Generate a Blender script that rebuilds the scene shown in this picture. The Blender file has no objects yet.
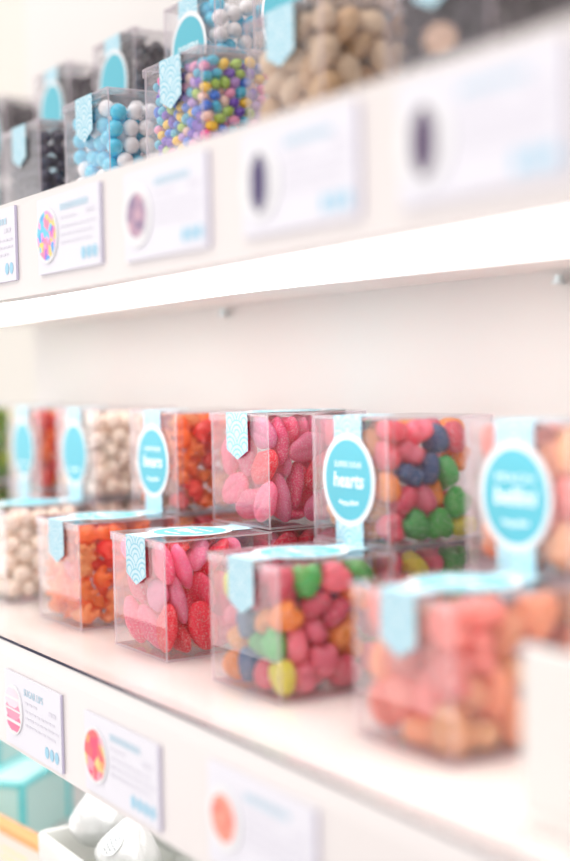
import bpy, bmesh, math, random
from mathutils import Vector, Matrix, Quaternion, Euler
WORLD, AISLE_GLOW, CEIL, SPOT, LED, LOW_FILL_LIGHT, EXPO, FOCUS, FSTOP = .80, 2.2, 17, 7, 4.8, 2.1, .13, 11.6, 2.8
AISLE = (-8.4, -7.3, 7.0)

# resting poses of the candies in each kind of box: x, y, z in thousandths of a box width, then a rotation vector in hundredths of a radian
FILLS = {
 'almond1': [-319,-204,115,9,6,-21,-257,-30,133,0,224,117,-372,194,115,1,18,174,-28,-165,120,-287,-50,-3,-44,45,119,268,-105,-10,152,319,116,39,-11,-139,322,-372,134,29,-277,21,349,-119,116,-43,-14,202,
368,324,128,-8,-24,-107,-174,-371,159,-220,-45,-80,-381,-49,259,-126,-72,163,-217,327,117,-167,-247,48,72,-371,114,-4,19,-19,59,162,225,-130,-10,-120,-74,355,226,65,-256,60,194,-219,217,157,-2,29,
170,-17,121,186,-164,-90,333,121,121,-68,-96,248,-372,-345,228,-181,196,101,-156,159,274,-78,-74,41,-374,172,300,-2,103,151,116,-383,295,-49,231,189,-170,-203,268,-280,85,24,230,219,266,-168,-247,67,
372,-326,289,220,177,-58,376,12,295,-28,-68,124,355,378,340,-116,-71,-59,-235,-374,362,16,-277,-64,-263,-10,406,4,-266,-33,-319,382,265,152,-29,35,6,-259,358,-127,210,-114,-41,-19,333,47,-124,-96,
112,370,358,54,259,6,332,-192,394,281,-66,36,170,-27,309,-4,-30,69,329,212,421,290,-11,-71,-373,-230,433,-153,229,-19,166,-273,490,-156,201,-35,66,-75,493,49,-177,-161,62,167,412,-1,-9,-67,
330,-373,488,84,-69,-274,335,30,468,66,7,59,330,379,549,180,-39,44,-163,-223,466,-45,-28,-180,-325,-8,591,56,-274,-139,-37,-374,502,59,49,-260,254,-339,644,299,87,14,372,-126,567,21,8,120,
321,205,611,-1,-17,264,-320,-384,540,-165,36,10,-321,-186,618,41,15,25,-150,-323,637,-191,227,34,55,81,608,-51,-31,-159,-174,372,592,3,-63,264,328,-161,738,23,22,-39,277,13,651,295,29,68,
307,367,732,-245,8,-3,-324,-372,740,42,12,-292,78,-186,647,29,-6,-244,-113,-94,712,2,293,-45,161,203,717,-83,-74,202,372,-326,806,-200,-173,-29,158,-7,797,138,7,31,349,187,800,76,62,210,
-373,-147,794,202,224,-86,-335,136,718,-73,111,256,8,-372,727,-22,95,-9,-43,86,814,23,36,48,170,-329,806,-80,9,157,-375,299,868,41,53,167,36,-188,844,-273,-18,89],
 'bean1': [-241,-422,71,24,5,276,-137,-423,74,-13,-265,-58,108,-412,70,229,213,22,245,-414,70,-5,-13,-131,417,-418,70,111,280,8,405,-323,72,264,-35,-30,421,-121,70,-252,173,-19,418,-19,72,42,-16,89,
412,71,75,-9,174,-251,414,157,72,13,60,-264,-421,-422,111,82,-47,113,-341,-417,75,-228,-170,-68,-199,-414,144,-12,-15,114,-45,-422,84,-191,12,186,37,-415,118,15,-33,129,175,-423,130,-10,0,-314,
330,-383,75,128,108,108,418,-423,156,217,-89,40,424,-228,73,-201,149,-56,403,124,145,44,4,11,-421,-414,200,-233,-176,4,-108,-417,153,166,-199,20,322,-416,155,-216,-186,-63,414,-337,161,-82,11,22,
384,-251,142,76,10,-114,421,-163,144,14,-19,189,414,-64,139,40,3,-34,417,30,150,52,37,51,-417,-383,279,18,44,29,-337,-418,158,-285,122,-15,-255,-412,204,36,-47,-159,59,-419,199,-120,-246,-72,
143,-414,226,73,48,119,237,-424,197,39,1,0,425,-386,236,188,-141,-83,422,-283,223,-21,-63,-99,413,-192,222,107,-28,34,422,-98,213,-187,208,-16,422,-1,238,19,-178,105,-350,-414,321,-54,55,-175,
-337,-414,239,-20,9,118,-31,-423,188,-285,0,132,208,-418,277,-40,9,-230,335,-423,237,0,309,-5,410,-427,316,8,261,-159,421,92,219,-3,-22,127,-427,-412,364,155,155,95,-265,-416,291,120,59,91,
-173,-426,258,-196,6,-35,-187,-344,301,225,-162,23,-83,-392,270,56,6,-61,15,-420,276,42,-13,79,331,-358,302,-49,-93,199,345,-417,379,172,224,-60,421,-335,308,-59,14,122,413,-239,292,-25,291,-13,
414,-73,292,7,-11,-274,412,0,336,27,-161,-267,-361,-421,430,-10,-15,-42,-289,-414,375,29,23,128,-195,-428,347,31,-210,226,-80,-422,347,28,-7,-275,107,-418,308,63,-122,-215,185,-414,359,-246,-164,30,
218,-259,358,39,-37,-188,275,-417,329,238,-99,-75,425,-378,390,63,54,151,421,-88,372,170,252,14,-221,-414,430,-248,-185,-38,16,-413,360,-176,-209,37,262,-419,415,-39,-27,-88,342,-237,410,-59,-29,30,
337,-143,407,183,-204,59,418,-277,369,247,-106,-16,417,-184,363,91,54,1,420,5,428,-261,-76,-104,422,111,425,-7,35,153,417,153,344,-47,50,14,414,332,384,15,-3,32,-424,-412,490,-20,-41,152,
-136,-406,414,-122,-154,100,10,-422,441,-1,-301,-24,100,-414,392,-33,-24,186,179,-420,447,248,-130,115,329,26,438,-268,-20,-73,421,-414,466,-250,-166,-35,424,-305,452,-54,-42,154,418,-176,449,-289,-116,3,
400,-82,450,21,2,-254,398,213,403,13,-308,47,418,277,454,75,-249,27,-249,-421,505,54,-13,-271,-79,-407,479,39,-13,-140,177,-402,531,-50,14,-142,332,-414,475,-219,184,-69,415,-421,547,49,4,-270,
423,-229,515,51,-6,-159,418,-121,520,19,-46,234,418,-27,514,-79,-29,-75,412,63,499,310,-3,5,418,183,479,-30,28,-237,-366,-421,553,58,-264,21,-157,-423,509,0,162,0,-6,-423,527,3,-259,12,
90,-422,502,17,-77,48,264,-417,528,-44,128,-138,423,-328,543,-10,144,129,413,-168,587,-39,-75,296,415,28,576,-39,-27,32,415,129,552,-116,13,-48,423,249,538,211,211,-22,-88,-396,566,46,-89,-169,
205,-422,607,-298,-58,51,253,147,475,-265,42,-24,374,-422,622,-15,12,1,418,-258,597,-73,-218,141,413,-201,663,-18,0,304,422,-66,596,172,-235,-76,422,2,664,46,-88,-1,418,378,587,-65,52,-45,
-426,-422,630,3,174,63,-264,-421,585,2,-38,40,-4,-418,617,-205,-172,-82,102,-421,590,10,-2,-279,277,-356,604,89,235,62,420,-343,636,55,18,234,349,-265,689,-34,-282,35,419,-163,744,-5,-69,26,
421,-108,674,201,37,98,408,88,633,20,-80,-297,414,188,610,-20,93,275,418,284,613,-272,-105,48,-334,-418,634,292,97,59,-169,-424,616,-263,17,88,-82,-424,657,9,198,140,84,-414,669,-245,158,-37,
278,-427,664,11,161,252,254,424,654,-72,28,18,414,-421,695,-308,-41,32,423,334,682,-67,-67,-145,-367,-420,710,240,88,20,-254,-421,683,-295,61,61,2,-414,703,241,183,-5,178,-422,696,91,-35,248,
336,-418,744,-65,215,-67,424,-414,778,-148,202,-72,416,-335,721,80,268,-35,422,-251,742,-148,59,122,372,18,744,90,95,282,414,94,715,16,81,269,414,227,681,36,-303,5,-424,-384,757,-81,-44,129,
-330,-421,785,-49,-278,40,-161,-419,704,23,-84,186,-76,-417,747,-92,-38,98,93,-418,750,-107,294,-1,245,-422,751,-67,-79,-167,416,-322,804,70,-18,-297,418,-63,754,-115,281,55,412,71,797,-10,-305,34,
425,174,755,157,178,40,413,271,754,22,-30,10,-425,-413,842,170,-179,-58,-233,-412,762,216,-223,-41,-149,-417,793,-83,-37,100,4,-421,790,-38,-91,-180,173,-422,808,53,-66,-274,302,-421,822,5,11,275,
401,-422,858,265,-61,52,415,-205,821,-53,66,-275,418,-109,822,39,6,228,414,150,837,-299,-39,-9,414,339,809,17,-272,66,-348,-414,872,-116,53,-155,-260,-420,842,8,64,233,-67,-379,827,-192,-171,47,
83,-415,833,-25,47,150,422,-351,910,0,2,170,339,-321,852,290,54,16,421,-145,896,44,30,-195,419,-13,832,-144,69,-43,356,211,889,-74,-243,-25,423,246,838,-84,-138,181,-275,-418,922,-4,3,-75,
-212,-355,917,97,135,142,-143,-403,876,-226,-159,23,9,-415,878,46,-60,-125,150,-416,888,-29,29,124,240,-417,887,95,-8,-161,332,-394,902,-45,257,12,422,-259,885,-125,203,49,364,-63,884,256,-104,24,
407,69,881,229,18,-30,423,154,917,11,-11,157,330,10,918,-103,23,133,426,-17,922,-110,77,-112,421,342,895,146,80,52],
 'bear1': [-130,-77,114,195,57,-198,26,180,131,57,202,181,-106,-261,114,147,-106,153,367,-187,118,-114,127,112,-249,-385,101,-138,-126,123,-384,244,134,-19,235,207,396,-384,135,-11,11,-164,363,393,108,-63,-156,38,
-367,-7,118,129,116,-129,209,159,136,-124,-7,-40,65,-6,161,21,17,4,240,-70,136,-6,16,-311,-209,-2,319,232,74,-127,-185,116,102,-174,-9,-59,62,-221,109,116,-154,158,374,174,120,-77,6,9,
-66,-387,268,-81,70,-173,-251,394,179,-4,8,63,228,-245,176,15,-213,201,4,-170,272,23,162,-106,-350,-260,260,46,176,90,343,-95,473,53,-181,-70,334,69,274,-112,-55,54,-242,-397,389,240,19,-191,
-34,367,390,-136,-15,-277,238,-367,356,10,113,-6,-59,294,198,-226,19,-41,-362,317,353,-71,-26,-14,-326,122,243,-176,33,-105,346,-244,336,-163,-54,176,114,354,294,145,-103,33,-220,-157,361,-86,-142,72,
-179,240,371,-109,-1,96,-25,-221,488,169,-29,-22,382,359,381,149,13,-1,-262,-28,465,-166,-135,80,315,-280,550,48,-167,98,362,73,451,-112,-135,102,-239,-385,550,-134,-127,130,-98,33,509,-156,64,53,
106,-313,487,-90,86,47,233,246,447,-127,70,-249,5,-141,637,-53,-180,22,-64,370,562,63,135,-95,-37,-377,654,-1,-120,-267,164,347,612,-251,54,-73,-348,-237,496,-136,90,-147,-365,178,495,-169,118,-202,
166,-183,733,-135,205,-25,129,-44,579,85,133,128,-340,-266,715,59,198,131,-315,380,589,-2,178,-101,158,-384,666,-103,98,-140,-362,10,613,118,78,-126,-112,175,715,192,-113,-106,13,-392,822,-169,77,-174,
397,384,660,208,223,14,-193,392,734,-71,159,-43,385,-247,749,-220,-9,-14,354,216,676,-48,-131,20,-337,-100,827,111,140,65,-384,215,688,5,-179,251,344,364,847,-223,3,198,397,24,740,-50,-35,-168,
-255,-267,863,17,-161,14,-253,213,871,216,-15,-215],
 'chocolate1': [-405,-326,91,-51,22,-158,-404,-183,91,-234,-155,60,-365,-32,92,-21,116,-256,-406,93,94,79,100,113,-405,236,91,215,215,-16,-396,404,90,0,26,-313,-106,-406,92,277,-5,25,-192,99,90,6,23,-281,
-182,234,92,-59,-64,158,-219,397,91,48,35,200,19,-365,98,-53,-159,62,-38,-101,92,-224,-52,23,-94,405,100,-42,-157,-79,141,-398,92,-80,51,-105,114,-206,90,274,-121,10,153,323,90,6,-18,-185,
272,-408,98,58,-187,165,222,-289,91,-7,13,79,260,398,90,146,263,11,402,-400,93,-103,-197,135,398,-268,91,38,-60,-275,396,402,94,57,-202,208,-297,-404,92,-49,5,-298,-300,-254,106,-107,92,90,
-405,-110,194,130,-150,5,-300,167,100,92,122,-7,-294,295,100,-8,126,75,-398,322,183,-19,-270,-26,-180,-301,92,69,25,67,-288,-131,102,-184,-71,-189,-167,405,209,-101,-34,-63,-21,403,204,18,69,26,
50,398,92,25,-93,-172,194,-353,195,5,-41,189,244,-154,90,-116,284,-24,162,404,188,-43,89,101,403,-396,216,7,18,-116,312,-306,176,83,-77,-163,404,-139,96,267,91,-125,400,51,205,124,-250,130,
379,178,204,15,314,6,-396,-407,190,5,-157,265,-406,-264,199,-143,-148,172,-401,23,202,-34,-24,84,-404,192,206,169,-218,-103,-297,404,192,-145,13,217,-201,-397,176,-17,-11,99,-162,403,345,-8,-125,19,
-97,-404,246,216,-44,-184,-40,390,331,-175,-150,121,75,-402,205,78,43,-120,75,403,287,162,1,-197,283,-406,273,-132,58,2,268,300,305,5,-64,-162,282,406,220,152,-88,209,399,-404,339,-87,-27,40,
406,-213,207,-181,-193,2,343,95,311,20,-11,197,404,248,307,222,-219,-35,406,404,227,35,121,-13,-404,-192,302,211,-158,-35,-400,-58,306,104,265,-86,-401,69,318,-91,-156,216,-336,286,284,39,-147,-154,
-406,399,290,-135,129,-55,-209,-381,298,174,179,91,-232,219,318,-34,298,67,-287,399,336,61,-11,-118,7,-403,319,159,80,16,-119,288,295,202,171,78,-76,406,454,121,-7,57,152,-402,307,-57,62,130,
88,297,366,276,-78,93,299,-357,394,-101,-81,66,188,-303,378,-154,189,-106,208,256,413,162,-5,84,197,406,324,-61,137,136,397,-281,312,-129,-26,-36,406,-76,251,185,-180,-74,406,160,398,221,-144,-86,
403,291,427,0,-84,-50,399,403,360,67,-14,-272,-400,-350,302,176,-233,-31,-396,-11,419,15,-288,0,-296,113,388,-108,236,-86,-398,191,350,-172,3,-47,-398,320,389,31,245,-170,-298,-402,380,-99,157,-22,
-189,54,417,130,-196,-146,-132,170,386,49,-53,232,-168,295,412,13,-23,-32,-87,-404,408,69,-14,-266,-29,247,374,-199,-211,-63,-177,402,533,109,-153,-2,88,-377,412,-225,171,-52,56,406,417,240,-6,28,
277,-407,512,-142,-95,-71,293,-221,403,189,73,-189,303,-91,386,58,14,150,183,403,460,-157,-161,-34,397,-405,463,-52,270,118,405,-166,352,-113,-101,-188,406,-12,363,32,24,156,288,144,441,99,208,-28,
292,361,413,-149,115,-124,-406,-396,445,-28,28,-155,-403,-266,407,-60,-225,88,-400,-137,415,114,-199,159,-406,107,455,172,133,-133,-404,232,478,92,70,-200,-404,404,479,217,122,-93,-250,-406,503,-20,-256,-88,
-296,43,490,13,-16,28,-292,245,422,-195,232,-69,-277,372,457,103,-42,-35,-121,-396,526,-17,29,159,-10,-171,452,63,-81,25,-82,230,487,32,41,-87,-51,340,561,64,258,37,5,-404,511,-121,-21,-232,
59,401,542,72,-9,245,148,-397,520,-15,-20,-181,282,393,537,127,-162,-66,400,-400,586,-11,19,-239,401,-281,440,210,80,-40,405,-99,465,-162,-66,235,403,44,474,-6,-42,-182,405,276,578,2,-45,-111,
399,403,485,-112,31,-49,-405,-396,569,210,214,73,-404,-262,531,10,23,156,-316,-86,500,-44,-118,95,-403,-2,546,119,33,-278,-388,261,604,-103,-286,27,-408,397,611,-114,130,-88,-289,-404,626,-49,-15,-303,
-275,-195,554,-26,-60,7,-329,151,543,273,98,-112,-268,273,539,-60,-95,-279,-287,396,589,73,-17,-167,-36,-349,619,101,170,64,-123,400,648,4,48,86,31,291,480,182,-162,63,165,406,606,-72,-221,-73,
216,-398,624,-242,187,-16,307,-151,523,66,89,-111,282,403,666,-273,39,-123,312,-312,604,-172,-63,-52,407,-235,555,44,106,118,397,161,523,221,63,2,396,404,609,59,-5,37,-405,-399,696,-52,52,151,
-331,-285,630,-127,0,36,-406,-127,571,7,-108,114,-397,59,657,34,-277,59,-399,181,698,-18,11,-70,-404,315,713,3,-65,-186,-242,-322,711,-271,82,93,-210,-86,569,-172,-77,-197,-282,10,609,69,-232,-116,
-155,279,593,-93,-201,75,-282,291,665,247,-54,-77,-153,-406,647,48,-104,280,-12,213,589,24,-14,-65,-71,405,758,273,57,-17,57,-397,693,-212,-177,51,80,295,626,45,1,191,13,405,662,-86,31,249,
289,161,722,-91,-42,-18,183,361,726,82,-78,-77,403,-402,710,126,18,100,330,-194,650,-13,-42,283,407,-109,603,-1,-136,73,399,63,605,-85,67,-23,405,181,670,17,17,-156,400,400,731,-3,-6,73,
-394,-289,753,288,-10,-13,-404,-189,678,-203,-146,-14,-405,-55,709,-147,-162,-45,-287,57,724,-1,28,186,-399,404,799,-60,12,-268,-304,-112,650,230,162,130,-164,53,660,-244,19,25,-237,173,619,78,-199,-25,
-248,405,708,14,-261,53,-65,-394,735,10,5,178,-58,293,677,-106,247,-72,-51,403,879,-305,29,11,34,-352,806,-290,-95,19,48,197,698,-175,-249,-54,67,406,780,-13,-256,-48,159,-404,767,-180,-37,215,
289,401,794,-272,69,-67,278,-400,737,-69,227,-48,399,-141,741,-13,-202,174,400,-18,703,19,23,239,400,99,763,111,-33,72,405,399,855,-124,99,-78,-312,-400,781,-109,-263,16,-405,-164,800,-2,2,157,
-401,79,779,100,265,8,-398,230,812,-31,-71,253,-304,315,789,-68,93,-117,-183,-406,781,-83,-163,-42,-189,-63,704,5,-7,23,-173,240,712,95,-71,-167,-182,341,798,-37,4,-93,-82,-396,857,-63,61,-151,
113,-404,890,305,62,17,51,156,812,-225,164,9,93,291,822,-78,180,31,288,-230,766,205,12,-225,266,275,808,-118,-240,127,185,374,853,13,-65,-84,403,-399,836,-28,35,132,400,-273,722,35,-173,-188,
399,-8,826,55,-29,-248,405,144,884,147,231,7,404,233,784,250,165,-14,-406,-269,877,14,69,-141,-400,-33,841,80,-28,81,-404,135,896,-54,-206,-5,-254,-342,875,20,-73,-221,-237,-105,879,45,-18,-62,
-180,-15,816,7,-21,-53,-200,217,839,-47,-156,-134,-70,-263,883,22,97,69,169,-102,859,-6,24,161,249,-405,864,32,-135,186,397,-246,843,43,277,-113,399,-125,872,-117,-75,-10,386,276,896,7,300,-17,
-397,-403,878,308,39,32,-280,-223,899,22,-163,-241,-91,-134,899,81,250,62,251,-203,889,99,-278,25],
 'gumdrop1': [-375,-347,121,134,137,-131,-376,-40,121,17,-231,-199,-376,346,122,131,-132,112,-11,-351,125,-182,-12,-152,59,80,121,118,-151,-130,29,376,123,-223,-1,-220,195,-225,125,54,150,24,373,113,123,-96,136,94,
193,229,124,121,-137,-153,-221,-376,225,13,259,-17,-179,133,125,131,-152,-104,-189,346,126,54,196,-196,180,-375,235,-189,-126,141,-179,-218,123,-92,-148,106,187,374,286,-12,11,118,371,-346,123,74,224,203,
180,-60,228,-12,-103,47,361,348,122,173,-95,176,-338,-190,269,-125,-139,117,-206,-26,219,-75,-39,-15,-349,169,218,24,111,139,-26,-375,316,-126,117,-152,-3,-92,151,-59,-35,103,16,230,243,123,117,202,
374,-130,149,74,-50,168,374,-32,309,107,35,-40,-374,-345,390,-15,-190,-205,-376,-13,324,-183,-204,-28,-345,357,310,49,166,-29,-178,184,341,164,175,-27,-123,376,312,-1,-94,-1,377,-348,319,-160,169,66,
376,144,413,63,-62,148,376,345,308,190,0,22,-374,170,417,106,-85,113,-343,369,497,108,-136,-138,-2,-324,491,122,-115,134,177,-345,441,-18,188,238,359,350,501,-154,97,148,-188,-361,460,-275,-25,33,
-345,-96,520,-120,-119,123,-345,201,597,212,88,170,24,360,435,248,-10,121,347,-205,433,182,12,209,372,-43,529,9,277,17,-346,-275,567,-130,125,-114,-372,376,709,-57,17,306,364,-351,549,-111,-19,-178,
355,142,610,80,129,-19,154,373,584,-178,-62,185,-112,-375,670,20,-95,-27,-376,-5,686,65,-67,146,148,-355,625,-42,-155,-46,-132,376,617,-206,-13,-220,349,-193,680,234,144,-151,365,345,688,-94,196,-215,
-375,178,795,-12,-217,203,-177,375,800,3,165,5,346,-374,743,-90,-135,107,-345,-374,727,-222,93,-159,59,376,756,71,98,133,346,-67,866,-54,-119,28,249,352,874,145,2,11],
 'heart1': [-361,-218,145,-21,-213,-44,-138,4,105,1,13,94,-284,136,142,-73,-87,-152,5,-214,105,6,-9,-138,134,-37,146,133,57,-166,137,354,103,-3,4,-192,353,-369,104,-5,12,314,367,-104,147,-221,-163,-149,
354,322,103,-1,-4,279,-205,-369,105,-13,-12,-313,-353,-28,188,159,-24,-59,-107,308,103,-4,1,-279,124,-382,129,-4,211,-229,-177,-168,228,17,222,-144,0,165,154,80,-100,225,395,-369,302,218,1,-225,
239,-216,214,186,195,58,228,109,117,287,-100,-11,-335,-347,263,11,79,-214,-318,354,105,14,1,-174,-81,-352,245,-142,-240,30,167,114,308,-232,67,-108,104,365,268,-36,4,1,230,-351,360,-46,-112,123,
353,143,234,9,54,-1,369,353,263,13,0,-157,-202,-282,417,28,21,-33,-355,226,305,201,8,-18,14,-130,296,135,-187,-14,129,-105,386,40,83,173,354,-166,402,196,-27,31,232,354,423,-118,93,-134,
-394,-354,471,-89,145,-98,33,-354,353,-34,25,-140,394,-351,541,-138,-102,131,354,-82,542,-93,9,37,381,234,437,227,-15,214,-57,-152,536,154,-226,-110,114,-10,540,12,46,201,87,-368,507,-26,-23,-311,
324,27,408,-186,216,113,381,351,637,176,104,158,-178,-351,559,40,2,116,231,-241,572,-172,-54,-183,367,78,619,163,175,-59,195,208,547,75,-85,187,-352,-284,671,14,-301,35,150,-395,700,-110,-133,-139,
209,-29,709,-188,108,-49,266,197,737,-213,197,6,-158,-390,758,-52,167,173,369,-186,747,65,77,-141,205,381,722,-156,55,72,150,-225,804,-198,-87,224,368,283,879,-15,4,-157,354,-372,778,-227,1,-12,
-355,-301,860,-40,243,37],
 'heart2': [-369,-353,105,5,10,157,-369,37,105,9,5,157,-342,266,103,-1,3,89,115,-258,117,15,-300,-13,134,-40,125,-54,-68,170,163,196,117,271,151,23,361,-393,144,-114,-141,-122,322,-197,103,-4,2,189,
328,41,103,-2,4,214,-86,-369,103,-5,3,314,-352,152,307,-32,-178,-198,-369,351,247,-20,10,157,-135,-125,103,5,-2,-273,-65,90,125,282,-63,48,-144,381,146,-90,172,144,168,-325,287,11,115,49,
369,-42,280,77,88,-137,369,353,117,-220,-219,-24,-323,-163,214,241,175,13,-144,225,233,-210,-63,12,6,-368,280,-164,-13,-262,29,-87,252,11,-35,50,99,381,153,-140,67,93,354,-216,316,-178,-127,-62,
112,144,267,-12,-65,50,336,155,234,-46,15,84,-190,-369,257,292,-4,92,-369,-127,373,197,-199,32,-353,369,406,-4,5,0,358,-381,390,-167,-83,-143,354,-71,472,-12,12,34,393,339,315,-180,-61,168,
-332,-354,343,168,189,49,-353,38,495,-274,-9,-59,-119,-360,469,130,166,-49,139,-120,398,-18,41,-196,324,-309,577,260,-165,13,330,145,420,-249,133,-41,221,327,375,237,54,133,-354,-316,498,-14,-9,4,
-354,296,564,14,-3,-277,83,-382,497,127,-118,122,180,-135,596,-186,-47,-226,-315,-351,679,203,193,-31,-380,-140,593,-167,-77,200,-369,353,717,-11,5,157,152,-354,669,-32,31,-119,286,113,583,-194,-185,23,
395,369,555,1,-154,1,-365,-255,789,-45,34,163,-353,88,676,-288,7,-11,-102,-369,671,-311,0,-15,354,-299,724,-3,-8,16,194,216,761,-69,-171,229,224,369,603,-5,146,4,-198,-115,713,261,-44,65,
-318,192,840,14,8,-137,-20,-235,819,171,-116,31,173,-354,838,-10,1,120,352,-49,657,45,-4,53,382,187,749,186,55,185,-369,-26,795,5,-19,156,152,26,770,-135,-66,-206,283,-149,826,187,181,-33,
354,381,784,-148,20,35],
 'lips1': [-322,-251,97,1,1,-120,-271,292,98,5,2,-247,306,-262,99,-5,8,104,263,45,110,17,-34,-258,-8,-278,104,-19,-8,-231,-151,7,100,-16,3,287,12,88,220,-4,18,-6,63,291,97,-295,-104,19,
-325,-7,200,9,-33,-189,-59,401,277,12,-215,215,70,-259,232,-40,35,-106,279,322,157,30,56,34,-251,-326,225,292,55,-5,-326,255,246,-35,27,193,-201,-173,333,2,12,155,-400,-249,395,95,140,102,
-259,338,428,52,-26,43,-314,2,439,227,-146,0,-301,291,540,-136,-244,-85,270,390,393,144,33,-64,-3,313,600,-21,-107,227,-316,-326,560,-34,-224,16,-332,-12,603,-54,15,-129,-114,112,609,20,11,276,
326,252,601,-23,1,-121,-282,-296,732,-54,35,-249,-250,323,717,9,5,279,252,325,730,-3,9,37,-245,25,740,-8,14,-297,-247,-62,861,32,-290,-80,-258,197,845,74,-293,14,155,329,856,-311,-14,-4],
 'lips2': [-190,-257,92,-163,263,4,-277,282,91,-116,292,0,131,-324,97,-4,-1,-277,153,-41,97,0,-2,-7,-314,-4,130,-8,64,-195,28,262,97,3,2,-211,407,-256,184,87,139,87,326,248,97,0,0,187,
-330,-246,217,-191,-239,2,-246,330,223,11,13,292,-73,-264,237,-57,13,-205,-329,-245,354,-9,0,-140,-162,56,236,23,41,20,184,-264,223,138,-249,-10,251,325,214,57,300,-11,-145,330,363,-31,18,289,
380,-22,296,-172,145,-152,50,186,306,-20,6,181,-98,-331,509,-38,275,35,-401,173,397,112,127,112,-36,-226,376,45,23,144,190,378,474,102,164,-96,35,-327,688,5,-35,32,172,-312,382,-4,52,-48,
-301,-128,486,2,22,-214,-183,213,519,4,23,28,283,-330,493,-102,-57,-277,321,241,353,-18,0,-198,348,-298,607,-106,-14,-200,326,172,484,-12,4,-194,-299,-282,593,47,28,-220,-23,401,611,147,-63,65,
231,-68,635,23,80,280,23,193,596,23,16,282,327,165,630,-42,-17,-195,-248,-332,726,36,-13,-24,-325,406,613,-97,144,149,321,-141,771,250,-163,-35,323,254,740,-169,-251,43,-258,-315,869,37,-9,-47,
62,260,848,21,10,208,307,133,889,30,4,212,151,-306,889,-86,-282,-10],
 'marshmallow1': [-288,-379,109,314,0,12,-389,-221,118,-115,-115,125,-379,160,109,218,-218,6,-375,369,109,219,216,5,-107,-375,118,-141,105,-95,-127,-78,119,4,-55,123,-100,214,123,-19,126,35,-198,375,116,8,-39,154,
51,-337,118,131,-124,-112,235,-242,118,76,-160,-176,143,190,117,-33,-52,140,17,379,109,0,-7,0,379,-337,109,-220,-220,-11,369,-101,118,-143,43,-47,304,82,109,-94,-292,0,372,368,110,2,-8,17,
-199,-389,278,158,42,-46,-380,-360,252,16,1,-157,-310,-54,123,186,10,252,-260,242,220,160,-161,209,-214,-219,164,-73,-153,224,-213,89,129,47,-154,59,-93,379,252,119,-6,284,183,-380,236,10,-36,0,
43,-141,119,185,156,69,195,-45,126,159,78,-178,373,-377,264,9,-10,20,377,5,256,207,-181,26,386,211,218,15,184,26,193,370,119,-116,123,-126,-370,-379,410,8,-19,313,-377,-162,278,221,-184,38,
-375,39,255,-21,267,-106,-389,368,277,130,-125,-120,4,61,142,27,-40,-189,-233,373,355,173,133,98,236,-283,383,-64,-69,235,240,147,267,262,3,157,186,371,287,13,3,150,389,-371,434,-113,120,-107,
338,-199,269,-8,-14,-138,389,97,399,71,-150,-76,375,380,273,9,-31,1,-268,-230,467,-35,-82,5,-389,-45,413,156,-100,-143,-370,194,349,-296,-70,-64,-377,368,452,-176,224,68,-86,-379,418,-9,0,3,
-219,-64,279,-17,-237,-120,-115,219,334,43,203,-163,88,-380,383,226,10,-208,33,374,367,208,128,81,375,-374,603,-161,257,16,389,-95,410,-51,147,-63,310,271,386,-229,18,-4,-373,-388,583,150,47,-32,
-250,-59,534,33,190,39,-386,127,508,182,-76,-133,-242,237,475,39,-150,228,-226,76,394,-253,15,-72,-88,373,472,89,-43,-198,203,-375,525,-163,143,-53,218,-116,422,159,-98,82,325,-214,531,83,-11,168,
367,187,545,213,-46,30,379,375,512,205,-199,20,-247,-374,715,14,-46,-132,-386,-156,562,38,-125,-32,-380,291,595,-182,175,83,-185,-375,562,-25,23,161,-214,379,590,69,43,-16,26,-375,557,-11,-35,-162,
190,375,470,180,131,86,375,-377,765,-46,-17,303,389,-204,697,-112,117,-114,377,0,562,180,237,-4,232,292,631,-47,-208,116,-389,-225,739,-95,-138,101,-389,2,644,61,-141,-60,-384,181,721,-56,-182,74,
-380,374,746,189,-193,40,-77,-284,676,-31,22,-300,-53,378,696,261,45,154,76,-369,724,-163,-175,47,68,380,583,-7,-48,-2,372,-220,867,52,-15,-222,235,-81,626,78,-105,32,273,98,678,134,-202,-101,
375,380,679,6,-30,1,-290,233,867,103,-4,-82,-90,-380,816,-304,1,22,201,-389,838,157,40,-49,126,380,753,-304,-2,-47,372,-34,743,122,-160,181,197,212,789,79,-41,-293,304,362,821,140,255,30,
-374,-374,834,-225,-111,-36,-378,-107,867,188,-176,55,-380,67,860,-139,128,121,375,147,823,110,-30,-11,15,376,883,-38,-8,249],
 'peach1': [-309,-305,111,3,1,-76,-179,214,128,-187,249,20,11,-321,118,-20,2,-103,83,164,170,8,102,3,-148,-57,128,-11,-310,-17,-384,305,186,64,145,50,344,-313,111,3,0,-157,322,341,111,2,-3,-4,
-344,-368,348,102,-116,120,35,384,154,-10,-224,212,88,-155,246,171,-201,12,281,372,349,-106,134,137,-168,-189,283,-214,-209,-28,-371,21,175,-7,-167,1,333,-387,346,-119,-120,-124,344,-20,128,212,213,-3,
-320,-104,421,-19,-39,-44,-166,101,290,-300,-43,27,47,-18,405,34,-304,20,65,262,404,2,17,-93,-66,-344,430,-284,5,114,-181,384,365,120,122,-136,342,-146,338,-195,-200,19,295,138,275,-103,-295,11,
-34,43,576,36,306,-2,-342,181,438,-38,7,158,88,-314,535,-80,-197,70,323,114,440,1,19,278,-344,-322,590,-221,220,23,33,344,579,-10,-8,0,236,46,611,31,-50,156,323,344,574,-7,11,0,
-384,-344,816,-225,-8,-211,-287,-43,618,156,223,-45,322,-248,544,288,5,-5,320,293,753,0,-3,256,-13,15,742,14,-4,-51,-288,321,585,-5,-36,-188,176,-225,719,-234,-184,44,-182,280,776,42,88,108,
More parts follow.
